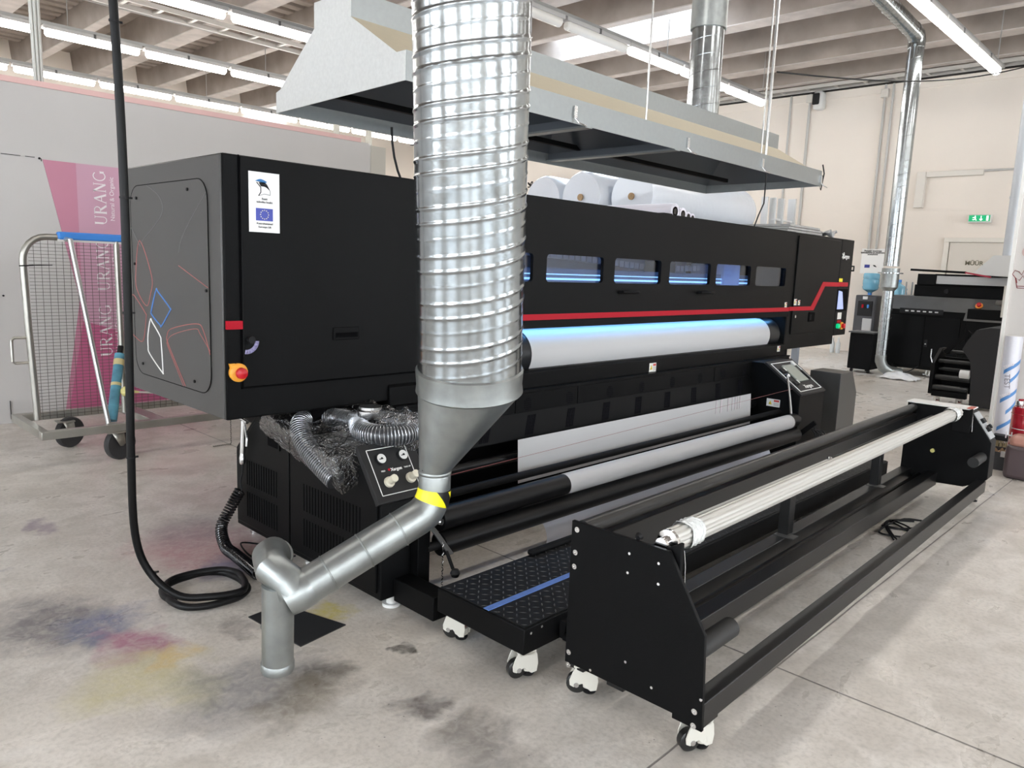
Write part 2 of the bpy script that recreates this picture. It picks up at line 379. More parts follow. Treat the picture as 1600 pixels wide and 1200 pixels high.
# door in the right wall
DR = mat('cream door leaf', (.68, .63, .56), .5)
d = struct(MB().box(14.26, 14.30, 2.83, 3.66, 0.01, 1.97).build('door_1', DR, bevel=.004))
m_ = MB(); m_.box(14.24, 14.3, 3.67, 3.75, 0, 1.979).box(14.24, 14.3, 2.74, 2.82, 0, 1.979).box(14.24, 14.3, 2.74, 3.75, 1.98, 2.05)
m_.build('door_frame', mat('door frame paint', (.74, .70, .63), .5), d, bevel=.004)
text('MÜÜR', .095, (14.255, 3.27, 1.64), *UY, mat('olive lettering', (.15, .14, .09), .6), d, bold=True)
MB().cyl((14.25, 2.93, 1.0), (14.20, 2.93, 1.0), .012).cyl((14.20, 2.93, 1.0), (14.20, 3.04, 1.0), .01).build('door_handle', STEEL, d)
# ================================================================== CEILING LIGHTS
def fixture(lit):
    t = thing('fluorescent_light', '', 'ceiling light', (0, 0, 0))
    MB().box(-.63, .63, -.055, .055, .035, .085).build('housing', mat('light fitting metal', (.42, .41, .40), .45), t, bevel=.006)
    MB().tube([(-.60, 0, 0), (-.58, 0, 0), (.58, 0, 0), (.60, 0, 0)], lambda i: .036 if i in (0, 3) else .058, n=10).build('diffuser', TUBEM if lit else TUBEO, t)
    MB().box(-.015, .015, -.062, .062, .03, .09).build('clip', mat('clip dark', (.08, .08, .08), .4), t)
    return t
fx = fixture(True); fo = fixture(False); used = [False, False]
rows = [(2.83, 12.24, 10, 'rightmost row of lights', 99), (6.24, 12.35, 9, 'row above the extraction hood', 5), (9.30, 12.3, 9, 'row left of the hood', 99), (12.0, 12.3, 9, 'row just above the partition', 99), (14.85, 12.6, 9, 'farthest row beyond partition', 99), (-.4, 12.2, 8, 'row above the photographer', 99), (-3.4, 12.2, 8, 'row behind the photographer', 99)]
words = ['first', 'second', 'third', 'fourth', 'fifth', 'sixth', 'seventh', 'eighth', 'ninth', 'tenth']
for (y_, xe, n_, nm, lit_to) in rows:
    for i in range(n_):
        if y_ < 0 and i % 2: continue
        lit = 0 if (y_ == 6.24 and i >= 3) else 1
        src = fx if lit else fo
        if not used[lit]: o = src; used[lit] = True
        else: o = copy_tree(src)
        o.location = (xe-.63-i*1.30, y_, 4.16)
        o['label'] = ('glowing' if lit else 'unlit') + ' tube light, %s from the far end, %s' % (words[i], nm)
        o['category'] = 'ceiling light'; o['group'] = 'tube lights in the ' + nm
# rails that carry the light rows
for q, (y_, xe, n_, nm, _) in enumerate(rows):
    a = xe + .25
    r_ = MB().box(a-n_*1.3-.6, a, y_-.03, y_+.03, 4.25, 4.29)
    for j in range(5):
        x_ = a-.3-j*2.9
        r_.cyl((x_, y_, 4.29), (x_, y_, 4.76 if j % 2 else 5.28), .006, n=6)
    tag(r_.build('lighting_rail', mat('rail grey', (.35, .35, .34), .4, metal=.4), smooth=False), 'grey metal rail carrying the ' + nm, 'rail', 'rails above the tube lights')
# cable ladders
def ladder(name, p0, p1, w, step, label, grp=None):
    p0 = Vector(p0); p1 = Vector(p1); d_ = (p1-p0).normalized(); s_ = d_.cross(Vector((0, 0, 1))).normalized()*w/2
    t = thing(name, label, 'cable tray', tuple(p0), grp)
    for q in (-1, 1): MB().bar(p0+s_*q, p1+s_*q, .02, .06).build('side_rail', mat('tray zinc', (.52, .50, .47), .4, metal=.5), t)
    m2 = MB(); L_ = (p1-p0).length; q = step/2
    while q < L_: m2.bar(p0+d_*q-s_, p0+d_*q+s_, .045, .02); q += step
    m2.build('rungs', MATS['tray zinc'], t)
    MB().tube([p0+s_*.5+Vector((0, 0, .03)), p1+s_*.5+Vector((0, 0, .03))], .018, n=6).build('cable', mat('grey cable', (.12, .12, .12), .5), t)
    return t
ladder('cable_tray', (0, 10.6, 4.42), (10.5, 10.9, 4.42), .34, .45, 'ladder shaped cable tray running above the left tube lights')
ladder('cable_tray', (14.05, -2, 4.70), (14.05, 14, 4.70), .26, .5, 'ladder shaped cable tray high along the cream right wall')
m_ = MB(); m_.tube([(0, 10.0, 4.5), (9.5, 10.0, 4.5)], .03, n=8)
tag(m_.build('heating_pipe', mat('pale pipe', (.75, .68, .63), .4)), 'thin pale pipe running between two rows of lights at left', 'pipe')
m_ = MB(); m_.tube([(0, 11.3, 4.5), (9.5, 11.3, 4.5)], .018, n=8)
tag(m_.build('conduit', mat('grey conduit', (.5, .49, .47), .4)), 'thin grey conduit beneath the ladder tray at left', 'conduit')
bw = MB()
for q in range(7):
    a = q/7*2*PI
    bw.tube([(1.785+.022*math.cos(a), 6.75+.022*math.sin(a), 2.2), (1.775+.03*math.cos(a), 6.75+.03*math.sin(a), 3.2), (1.76+.02*math.cos(a+.3), 6.75, 4.9)], .009, n=6)
tag(bw.build('cable_bundle', mat('silver cables', (.55, .55, .52), .4)), 'bundle of pale cables dropping behind the pink capped partition', 'cables')
# ================================================================== PRINTED POSTER ON PARTITION
PO = thing('printed_poster', 'pink printed poster with white URANG lettering on the grey partition', 'poster', (2.3, 6.497, 0))
PINK1 = mat('deep pink print', (.52, .22, .31), .5, noise=.03, nscale=2); PINK2 = mat('light pink print', (.56, .32, .42), .5, noise=.03, nscale=2); PINK3 = mat('magenta print', (.50, .12, .24), .5)
MB().prism([(1.71, 1.945), (1.93, 1.945), (1.93, .60), (2.75, .05), (1.775, .05), (1.915, .92)], 'y', 6.494, 6.499).build('dark_pink_field', PINK1, PO, smooth=False)
MB().prism([(1.93, 1.945), (2.9, 1.945), (2.9, .05), (1.93, .05)], 'y', 6.493, 6.4985).build('light_pink_field', PINK2, PO, smooth=False)
MB().prism([(1.93, .75), (2.9, .45), (2.9, .05), (1.80, .05)], 'y', 6.490, 6.4925).build('magenta_field', PINK3, PO, smooth=False)
PW = mat('white print', (.85, .80, .82), .5)
def serif_word(word, x, z, h, parent, y=6.488):
    # letters drawn from thick and thin strokes with small serifs, reading upwards
    m2 = MB()
    def st(a, b_, w):
        def P(q): return Vector((x - q[1]*h, y, z + q[0]*h))
        pa, pb = P(a), P(b_); d_ = (pb-pa)
        if d_.length < 1e-6: return
        s_ = d_.normalized().cross(Vector((0, 1, 0)))*w*h/2
        m2.obox((pa+pb)/2, d_/2, s_, Vector((0, .0008, 0)))
    K, T = .17, .07; cx = 0
    def arc(cx_, cy_, rx, ry, a0, a1, w, n=14):
        for i in range(n):
            a = math.radians(a0+(a1-a0)*i/n); b2 = math.radians(a0+(a1-a0)*(i+1)/n)
            st((cx_+rx*math.cos(a), cy_+ry*math.sin(a)), (cx_+rx*math.cos(b2), cy_+ry*math.sin(b2)), w)
    for ch in word:
        o = cx
        def S(a, b_, w): st((o+a[0], a[1]), (o+b_[0], b_[1]), w)
        def ser(px, py): S((px-.12, py), (px+.12, py), .04)
        if ch == 'U': S((.12, 1), (.12, .3), K); arc(o+.40, .3, .28, .28, 180, 360, .07); S((.68, 1), (.68, .3), T); ser(.12, 1); ser(.68, 1); adv = .95
        if ch == 'R': S((.12, 0), (.12, 1), K); ser(.12, 0); S((0, 1), (.4, 1), T); arc(o+.38, .76, .24, .24, 90, -90, .09); S((.12, .52), (.4, .52), T); S((.35, .52), (.74, 0), K); ser(.74, 0); adv = .95
        if ch == 'A': S((.06, 0), (.40, 1), T); S((.40, 1), (.76, 0), K); S((.2, .38), (.62, .38), T); ser(.06, 0); ser(.76, 0); adv = .98
        if ch == 'N': S((.12, 0), (.12, 1), T); S((.12, 1), (.72, 0), K); S((.72, 0), (.72, 1), T); ser(.12, 0); ser(.1, 1); ser(.72, 1); adv = .98
        if ch == 'G': arc(o+.45, .5, .40, .5, 45, 320, .08); S((.78, 0.1), (.78, .42), K); ser(.78, .42); adv = 1.0
        cx += adv
    m2.build('lettering', PW, parent, smooth=False)
    return cx*h
for zz in (1.50, .99, .47): serif_word('URANG', 2.13, zz, .085, PO)
for zz in (1.70, 1.19, .67): text('Natural & Organic', .045, (2.175, 6.488, zz), (0, 0, 1), (-1, 0, 0), PW, PO)
m_ = MB(); m_.box(1.45, 1.57, 6.493, 6.499, 1.952, 1.956).box(1.60, 1.66, 6.493, 6.499, 1.952, 1.956).box(1.408, 1.412, 6.493, 6.499, .03, .17).box(1.70, 1.703, 6.493, 6.499, 1.93, 1.95).cyl((1.69, 6.499, 1.95), (1.69, 6.49, 1.95), .008, n=8).cyl((1.41, 6.499, .948), (1.41, 6.49, .948), .007, n=8)
m_.build('registration_marks', INK, PO, smooth=False)
# crown print on the white board
t = thing('printed_sticker', 'dark red outline crown print on the white board at right edge', 'print', (7.298, 1.32, 1.35))
RD = mat('dark red print', (.22, .03, .03), .6)
m_ = MB()
def ring(m2, pts, x, r=.003): m2.tube([(x, p[0], p[1]) for p in pts], r, n=5)
cy_, cz_ = 1.315, 1.345
ring(m_, [(cy_+.03, cz_-.06), (cy_+.05, cz_+.02), (cy_+.075, cz_+.05), (cy_+.06, cz_+.08), (cy_+.03, cz_+.07), (cy_+.01, cz_+.045), (cy_, cz_+.08), (cy_-.02, cz_+.05), (cy_-.05, cz_+.08), (cy_-.06, cz_+.03), (cy_-.04, cz_-.06), (cy_+.03, cz_-.06)], 7.297)
ring(m_, [(cy_+.03, cz_-.045), (cy_-.04, cz_-.045)], 7.297); ring(m_, [(cy_+.035, cz_-.02), (cy_+.045, cz_+.02), (cy_+.02, cz_+.0), (cy_, cz_+.04), (cy_-.02, cz_), (cy_-.045, cz_+.03), (cy_-.04, cz_-.02)], 7.297)
m_.build('outline', RD, t)
t = thing('printed_sticker', 'faint pink and gold round print above the crown print', 'print', (7.298, 1.31, 1.55))
MB().cyl((7.299, 1.300, 1.575), (7.296, 1.300, 1.575), .045, n=20).build('disc', mat('faded pink', (.62, .45, .42), .6), t); MB().box(7.294, 7.297, 1.27, 1.32, 1.535, 1.55).build('gold_mark', mat('faded gold', (.60, .45, .25), .6), t)
# ================================================================== RIGHT WALL ITEMS
CT = mat('cream trunking', (.70, .66, .60), .5)
def wallpipe(pts, r, label, name='wall_conduit', grp=None, m=None):
    return tag(MB().tube(pts, r, n=8).build(name, m or MATS['grey conduit']), label, 'conduit', grp)
wallpipe([(14.27, 6.65, 0), (14.27, 6.65, 4.66)], .02, 'vertical conduit on the right wall, leftmost of the pair beside the hood end', grp='conduits on the right wall')
wallpipe([(14.27, 6.28, 0), (14.27, 6.28, 4.66)], .025, 'vertical conduit on the right wall below the white wall speaker', grp='conduits on the right wall')
wallpipe([(14.27, 4.96, 1.85), (14.27, 4.96, 4.66)], .02, 'vertical conduit above the water cooler, left of its pair', grp='conduits on the right wall')
wallpipe([(14.27, 4.83, 1.85), (14.27, 4.83, 4.66)], .02, 'vertical conduit above the water cooler, right of its pair', grp='conduits on the right wall')
wallpipe([(14.27, 3.3, 3.12), (14.27, 2.3, 3.12)], .018, 'thin horizontal conduit at the end of the cream trunking')
m_ = MB(); m_.box(14.22, 14.298, 3.3, 4.14, 3.05, 3.14).box(14.2, 14.298, 4.14, 4.28, 2.55, 3.14)
tag(m_.build('cable_trunking', CT, bevel=.006), 'cream cable trunking bent down on the right wall above the exit sign', 'trunking')
for (y_, z_, lb) in ((6.28, 4.58, 'above the wall speaker'), (4.96, 4.52, 'above the conduit pair')):
    tag(MB().box(14.22, 14.3, y_-.06, y_+.06, z_-.08, z_+.06).build('junction_box', CT, bevel=.006), 'small cream junction box high on the right wall ' + lb, 'junction box')
t = thing('wall_sensor', 'white wall sensor with dark oval front high on the cream wall', 'sensor', (14.2, 6.08, 4.3))
MB().box(14.08, 14.3, 5.98, 6.16, 4.34, 4.66).build('body', FILM, t, bevel=.05)
MB().box(14.06, 14.10, 6.03, 6.16, 4.42, 4.62).build('dark_front', INK, t, bevel=.03)
t = thing('exit_sign', 'green emergency exit sign with white running figure and arrow', 'sign', (14.2, 3.26, 2.3))
MB().box(14.20, 14.30, 3.10, 3.43, 2.29, 2.42).build('housing', FILM, t, bevel=.008)
MB().box(14.194, 14.20, 3.115, 3.415, 2.312, 2.408).build('green_face', mat('green sign', (0, .30, .12), .4, emit=(0, .35, .13), estr=.5), t)
SW = mat('sign white', (.9, .9, .9), .4, emit=(1, 1, 1), estr=.5)
m_ = MB(); m_.box(14.19, 14.194, 3.135, 3.165, 2.32, 2.40)
m_.cyl((14.193, 3.325, 2.392), (14.190, 3.325, 2.392), .009, n=10)
for (a, b_) in (((3.335, 2.378), (3.318, 2.352)), ((3.318, 2.352), (3.305, 2.325)), ((3.318, 2.352), (3.345, 2.335)), ((3.345, 2.335), (3.36, 2.34)), ((3.335, 2.376), (3.36, 2.368)), ((3.335, 2.376), (3.312, 2.372)), ((3.24, 2.395), (3.24, 2.33)), ((3.24, 2.325), (3.262, 2.35)), ((3.24, 2.325), (3.218, 2.35))):
    m_.bar((14.191, a[0], a[1]), (14.191, b_[0], b_[1]), .012, .003) if False else m_.obox((14.191, (a[0]+b_[0])/2, (a[1]+b_[1])/2), (.002, 0, 0), (0, (b_[0]-a[0])/2, (b_[1]-a[1])/2), Vector((0, -(b_[1]-a[1]), (b_[0]-a[0]))).normalized()*.006)
m_.build('pictogram', SW, t, smooth=False)
t = thing('notice_board', 'white notice with blue flag and small emblem above the water cooler', 'sign', (14.28, 4.87, 1.45))
MB().box(14.285, 14.298, 4.68, 5.07, 1.42, 1.86).build('sheet', mat('paper white', (.86, .85, .83), .5), t)
for q, s_ in enumerate(('Projekt: tootmise', 'laiendamine ja seadmete', 'soetamine')): text(s_, .042, (14.28, 4.88, 1.82-q*.03), *UY, INK, t, bold=True)
plate('blue_flag', (14.283, 4.955, 1.55), *UY, .09, .055, mat('eu blue', (.02, .03, .25), .5), t, .002)
m_ = MB().prism([(4.86, 1.575), (4.82, 1.57), (4.79, 1.54), (4.80, 1.535), (4.84, 1.55)], 'x', 14.28, 14.284); m_.build('emblem', INK, t, smooth=False)
# water cooler and bottles
t = thing('water_cooler', 'dark grey floor standing water cooler beside the galvanized pipe', 'water cooler', (14.0, 4.78, 0))
CG = mat('dark grey plastic', (.035, .035, .04), .4)
MB().box(13.9, 14.22, 4.60, 4.96, .02, 1.04).build('body', CG, t, bevel=.02)
MB().box(13.885, 13.90, 4.66, 4.90, .68, .94).build('tap_recess', INK, t)
MB().box(13.86, 13.90, 4.80, 4.83, .82, .88).build('tap', RED, t, bevel=.005); MB().box(13.86, 13.90, 4.71, 4.74, .82, .88).build('tap', BLUE, t, bevel=.005)
MB().box(13.888, 13.9, 4.75, 4.83, .97, 1.02).build('label_plate', FILM, t); MB().box(13.88, 13.9, 4.64, 4.80, .30, .64).build('cup_dispenser', mat('silver panel', (.5, .5, .5), .4), t, bevel=.01)
def bottle(x, y, z, label, flip=True, grp='water bottles near the cooler'):
    t = thing('water_bottle', label, 'water bottle', (x, y, z), grp)
    pr = [(.03, 0), (.035, .04), (.12, .09), (.135, .13), (.128, .16), (.135, .19), (.135, .25), (.128, .27), (.135, .29), (.135, .35), (.12, .375), (0, .38)]
    if not flip: pr = [(r_, .38-h) for r_, h in reversed(pr)]
    MB().lathe(pr, (x, y, z)).build('shell', POLY, t)
    MB().cyl((x, y, z-.005 if flip else z+.37), (x, y, z+.03 if flip else z+.41), .034).build('cap', BLUE, t)
    return t
bottle(14.06, 4.78, 1.05, 'blue water bottle upside down on the grey cooler')
for q, (z_, lb) in enumerate(((.92, 'topmost'), (.49, 'middle'), (.06, 'lowest'))):
    bottle(13.95, 4.28, z_, 'blue water bottle, %s of the rack right of the cooler' % lb, False)
m_ = MB()
for z_ in (.055, .485, .915): m_.box(13.8, 14.12, 4.12, 4.45, z_-.012, z_)
for (x_, y_) in ((13.8, 4.12), (13.8, 4.45), (14.12, 4.12), (14.12, 4.45)): m_.box(x_-.01, x_+.01, y_-.01, y_+.01, 0, 1.3)
tag(m_.build('bottle_rack', mat('grey rack', (.3, .3, .3), .5)), 'grey metal rack holding water bottles right of the cooler', 'rack')
for (y_, lb) in ((5.20, 'left'), (5.10, 'right')):
    t = thing('drink_bottle', 'small clear bottle on the floor beside the cooler, %s one' % lb, 'bottle', (13.7, y_, 0), 'clear bottles by the wall')
    MB().lathe([(.035, 0), (.038, .02), (.038, .17), (.015, .22), (.015, .26)], (13.7, y_, 0), n=14).build('shell', mat('clear plastic', (.6, .62, .62), .15), t); MB().cyl((13.7, y_, .255), (13.7, y_, .28), .018, n=12).build('cap', FILM, t)
# ================================================================== SPIRAL DUCT RIGHT (drop pipe)
def spiral_pipe(p0, p1, r, pitch, ridge=.003, n=28, seg=None):
    p0 = Vector(p0); p1 = Vector(p1); d_ = (p1-p0); L_ = d_.length; d_.normalize(); u = d_.orthogonal().normalized(); w = d_.cross(u)
    m2 = MB(); m2.cyl(p0, p1, r, n=n, cap=True)
    steps = int(L_/pitch*20); pts = [p0 + d_*(pitch*i/20) + (u*math.cos(2*PI*i/20)+w*math.sin(2*PI*i/20))*(r) for i in range(steps+1)]
    m2.tube(pts, ridge, n=5)
    return m2
t = thing('spiral_duct', 'slim galvanized spiral pipe dropping beside the water cooler', 'duct', (10.9, 3.47, .2))
spiral_pipe((10.9, 3.47, 1.5), (10.9, 3.47, 4.30), .098, .16).build('upper_pipe', GALV, t)
MB().lathe([(.11, 0), (.11, .25), (.075, -.0)][:2], (10.9, 3.47, 1.22)).build('sleeve', GALVD, t)
MB().lathe([(.155, 0), (.155, .015), (.10, .015)], (10.9, 3.47, 1.40)).build('flange', GALV, t)
MB().lathe([(.072, 0), (.11, .05)], (10.9, 3.47, 1.17)).build('reducer', GALVD, t)
spiral_pipe((10.9, 3.47, .30), (10.9, 3.47, 1.18), .072, .14).build('lower_pipe', GALV, t)
MB().tube([(10.9, 3.47, .32), (10.9, 3.47, .22), (10.93, 3.44, .14), (11.0, 3.38, .08), (11.12, 3.28, .06)], .072, n=16).build('elbow', GALVD, t)
MB().tube([(10.9, 3.47, 4.27), (10.9, 3.47, 4.36), (10.84, 3.47, 4.42), (10.7, 3.475, 4.45)], .104, n=20).build('bend', GALV, t)
spiral_pipe((10.75, 3.475, 4.44), (8.0, 3.56, 4.72), .10, .10).build('ceiling_pipe', GALV, t)
# thin rod and cable near the drop pipe
tag(MB().tube([(7.6, 3.1, 4.45), (12.9, 3.1, 4.45)], .02, n=8).build('conduit', MATS['pale pipe']), 'straight pale conduit between the bent pipe and the bright tube lights', 'conduit')
c_ = MB(); pts = []
for i in range(25):
    s_ = i/24; p = Vector((7.6, 3.72, 3.35)).lerp(Vector((13.9, 1.9, 4.78)), s_); p.z -= .8*math.sin(PI*s_)*.35; pts.append(p)
c_.tube(pts, .008, n=6); tag(c_.build('sagging_cable', INK), 'thin dark cable sagging across the upper right wall', 'cable')
# ================================================================== EXTRACTION HOOD
HD = thing('extraction_hood', 'long galvanized extraction hood hanging above the printer', 'extraction hood', (4.2, 3.17, 2.05))
X0, X1 = 2.05, 6.35; prof = [(2.64, 2.05), (2.64, 2.17), (2.70, 2.17), (3.04, 2.375), (3.04, 2.49), (3.34, 2.49), (3.34, 2.375), (3.66, 2.14), (3.70, 2.13), (3.70, 2.03)]
def strip(i, j, name, m, x0=X0, x1=X1, th=.004):
    a, b_ = prof[i], prof[j]
    return MB().add([(x0, a[0], a[1]), (x1, a[0], a[1]), (x1, b_[0], b_[1]), (x0, b_[0], b_[1])], [(0, 1, 2, 3)]).build(name, m, HD, solid=th, smooth=False)
BEIGE = mat('beige reflective galvanized sheet', (.43, .38, .28), .5, metal=.3, noise=.05, nscale=30)
strip(0, 1, 'front_rim', GALVH); strip(1, 2, 'rim_ledge', GALVH); strip(2, 3, 'front_slope', BEIGE); strip(3, 4, 'front_collar', GALVH); strip(4, 5, 'top_plate', GALVH); strip(5, 6, 'back_collar', GALVH); strip(6, 7, 'back_slope', GALVH); strip(8, 9, 'back_rim', GALVH)
hp = prof
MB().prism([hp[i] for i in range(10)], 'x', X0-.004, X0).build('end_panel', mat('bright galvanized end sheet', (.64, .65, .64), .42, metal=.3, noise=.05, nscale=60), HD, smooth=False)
MB().prism([hp[i] for i in range(10)], 'x', X1, X1+.004).build('end_panel', GALVH, HD, smooth=False)
DKS = mat('shaded inner sheet', (.16, .18, .21), .5, metal=.5)  # galvanized inside of the hood, shade put into a darker base
for xd in (3.27, 4.15):
    MB().prism([(2.645, 2.05), (2.645, 2.155), (2.71, 2.155), (3.05, 2.36), (3.33, 2.36), (3.64, 2.14), (3.695, 2.14), (3.695, 2.05)], 'x', xd, xd+.02).build('divider', DKS, HD, smooth=False)
    MB().box(xd-.02, xd+.04, 2.64, 3.70, 2.045, 2.055).build('divider_flange', GALVH, HD)
# inner inverted pyramids above each bay
for (a, b_) in ((2.06, 3.27), (3.29, 4.15), (4.17, 6.34)):
    m2 = MB(); zt = 2.33
    m2.add([(a, 2.65, 2.10), (b_, 2.65, 2.10), (b_, 3.69, 2.10), (a, 3.69, 2.10), (a+.35, 3.05, zt), (b_-.35, 3.05, zt), (b_-.35, 3.33, zt), (a+.35, 3.33, zt)], [(0, 1, 5, 4), (1, 2, 6, 5), (2, 3, 7, 6), (3, 0, 4, 7), (4, 5, 6, 7)])
    m2.build('inner_funnel', DKS, HD, smooth=False)
for x_ in (2.16, 3.15, 4.26, 5.28, 6.33):
    m2 = MB().box(x_-.012, x_+.012, 2.625, 2.637, 2.075, 2.135).tube([(x_, 2.63, 2.075), (x_+.01, 2.61, 2.05), (x_+.06, 2.60, 2.04)], .004, n=5)
    m2.build('latch', STEEL, HD)
MB().box(2.2, 6.2, 3.40, 3.43, 2.10, 2.13).build('inner_rail', BLACKM, HD)
spiral_pipe((5.27, 3.15, 2.49), (5.27, 3.15, 3.12), .120, .12, ridge=.003).build('flue_pipe', GALV, HD)
MB().lathe([(.132, 0), (.132, 1.7)], (5.27, 3.15, 3.10)).build('flue_sleeve', GALVD, HD)
MB().cyl((5.27, 3.15, 4.78), (5.27, 3.15, 5.27), .15).build('roof_collar', GALVD, HD)
for (x_, y_) in ((3.83, 2.66), (5.30, 2.66), (5.37, 2.66), (2.3, 3.6), (6.2, 3.6)):
    MB().cyl((x_, y_, 2.17), (x_, y_, 4.76), .006 if x_ < 5.35 else .011, n=8).build('suspension_rod', STEEL, HD)
MB().tube([(6.35, 2.67, 2.10), (6.36, 2.64, 2.02), (6.35, 2.62, 2.15), (6.33, 2.63, 2.22)], .006, n=6).build('wire_tie', INK, HD)
MB().tube([(5.37, 2.64, 2.04), (5.37, 2.64, 1.83), (5.34, 2.66, 1.74), (5.33, 2.68, 1.66)], .005, n=6).build('cord', INK, HD)
lw = MB(); pts = [Vector((2.85+.26*math.cos(a), 3.45, 2.02+.40*math.sin(a))) for a in [PI + PI*i/16 for i in range(17)]]
lw.tube(pts, .007, n=6); tag(lw.build('hanging_cable_loop', INK), 'thin dark cable loop hanging under the left part of the hood', 'cable')
# ================================================================== PRINTER
P = thing('roll_printer', 'large black roll to roll fabric printer with red stripe', 'printer', (4.2, 3.0, 0))
F = 2.60; B = 3.56; T = 1.65; BZ = .706
# left housing
MB().box(1.23, 2.25, F, B, BZ, T).build('left_housing', BLACK, P, bevel=.006)
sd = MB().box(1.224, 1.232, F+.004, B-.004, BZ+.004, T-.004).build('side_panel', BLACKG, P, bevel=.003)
def rrect(y0, y1, z0, z1, r, n=7):
    pts = []
    for (cy, cz, a0) in ((y1-r, z1-r, 0), (y0+r, z1-r, 90), (y0+r, z0+r, 180), (y1-r, z0+r, 270)):
        for i in range(n+1): a = math.radians(a0+90*i/n); pts.append((cy+r*math.cos(a), cz+r*math.sin(a)))
    return pts
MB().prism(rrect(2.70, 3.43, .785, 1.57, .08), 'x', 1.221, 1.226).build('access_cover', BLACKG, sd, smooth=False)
pts = [(1.2215, a, b_) for a, b_ in rrect(2.70, 3.43, .785, 1.57, .08)]
MB().tube(pts, .0016, n=5, closed=True).build('cover_seam', BLACKV, sd)
m_ = MB()
for (y_, z_) in ((3.36, 1.52), (2.86, 1.535), (3.35, .83), (2.84, .82), (3.40, 1.25), (2.72, 1.17)): m_.cyl((1.222, y_, z_), (1.216, y_, z_), .006, n=10)
m_.build('screws', INK, sd)
def curve(pts, closed=False, k=6):
    n = len(pts); out = []
    rng = range(n if closed else n-1)
    for i in rng:
        p0 = pts[(i-1) % n] if closed or i > 0 else pts[i]; p1 = pts[i]; p2 = pts[(i+1) % n]; p3 = pts[(i+2) % n] if closed or i+2 < n else p2
        for j in range(k):
            t_ = j/k; out.append(tuple(.5*((2*b1)+(-a1+c1)*t_+(2*a1-5*b1+4*c1-d1)*t_*t_+(-a1+3*b1-3*c1+d1)*t_**3) for a1, b1, c1, d1 in zip(p0, p1, p2, p3)))
    if not closed: out.append(pts[-1])
    return out
LN = {'white': mat('white line print', (.8, .8, .78), .5), 'blue': mat('blue line print', (.08, .22, .55), .5), 'pink': mat('dull red line print', (.42, .13, .12), .5), 'grey': mat('grey line print', (.16, .16, .16), .5)}
deco = [('pink', [(3.342, 1.347), (3.226, 1.203), (3.246, 1.129), (3.291, 1.079), (3.384, 1.135), (3.399, 1.202)], True, .0018),
        ('blue', [(3.185, 1.15), (3.165, 1.143), (3.055, 1.087), (3.055, 1.073), (3.140, 1.008), (3.156, 1.010), (3.235, 1.045), (3.240, 1.065)], True, .0032),
        ('white', [(3.255, 1.025), (3.235, 1.015), (3.160, .965), (3.150, .940), (3.141, .825), (3.152, .818), (3.275, .880), (3.289, .91), (3.285, .96)], True, .0030),
        ('pink', [(3.455, 1.109), (3.425, 1.115), (3.310, 1.05), (3.301, 1.03), (3.332, .941), (3.370, .923), (3.455, .945)], False, .0018),
        ('pink', [(2.926, .79), (3.075, .935), (3.089, .975), (3.037, 1.006), (2.813, 1.042), (2.755, 1.02), (2.703, .937)], False, .0018),
        ('pink', [(2.944, .788), (3.075, .92), (3.088, .952), (3.02, .985), (2.826, 1.022), (2.783, 1.006), (2.703, .950)], False, .0014),
        ('pink', [(2.96, 1.254), (2.709, 1.181)], False, .0016),
        ('grey', [(3.247, 1.566), (3.134, 1.524), (3.094, 1.474), (3.142, 1.425), (3.336, 1.336)], False, .0018),
        ('grey', [(2.707, 1.52), (2.905, 1.375), (2.956, 1.303)], False, .0018), ('grey', [(3.43, 1.40), (3.337, 1.323)], False, .0018)]
for (c_, pp, cl_, r_) in deco:
    q = curve(pp, cl_) if len(pp) > 2 else pp
    MB().tube([(1.2208, a, b_) for a, b_ in q], r_, n=5, closed=cl_).build('line_graphic', LN[c_], sd)
dr = MB().box(1.292, 2.20, F-.012, F+.001, .824, T-.004).build('left_front_door', BLACK, P, bevel=.004)
MB().box(1.287, 1.292, F-.003, F, .818, T).box(1.287, 2.2, F-.003, F, .818, .824).build('door_gap', BLACKV, dr, smooth=False)
MB().box(1.668, 1.790, F-.018, F-.012, .983, 1.034).build('door_handle', BLACKM, dr, bevel=.004)
MB().box(1.678, 1.780, F-.0195, F-.018, .993, 1.012).build('handle_slot', BLACKV, dr, smooth=False)
lk = MB().cyl((1.318, F-.012, 1.0), (1.318, F-.03, 1.0), .013).build('door_lock', INK, dr)
m_ = MB(); a0 = -95
for i in range(7):
    a = math.radians(-100+i*14); b2 = math.radians(-100+(i+1)*14)
    m_.add([(1.305+r_*math.cos(q), F-.0135, .995+r_*math.sin(q)) for (r_, q) in ((.032, a), (.048, a), (.048, b2), (.032, b2))], [(0, 1, 2, 3)])
m_.build('lock_arc_sticker', mat('violet sticker', (.28, .26, .45), .4), dr, solid=.0006)
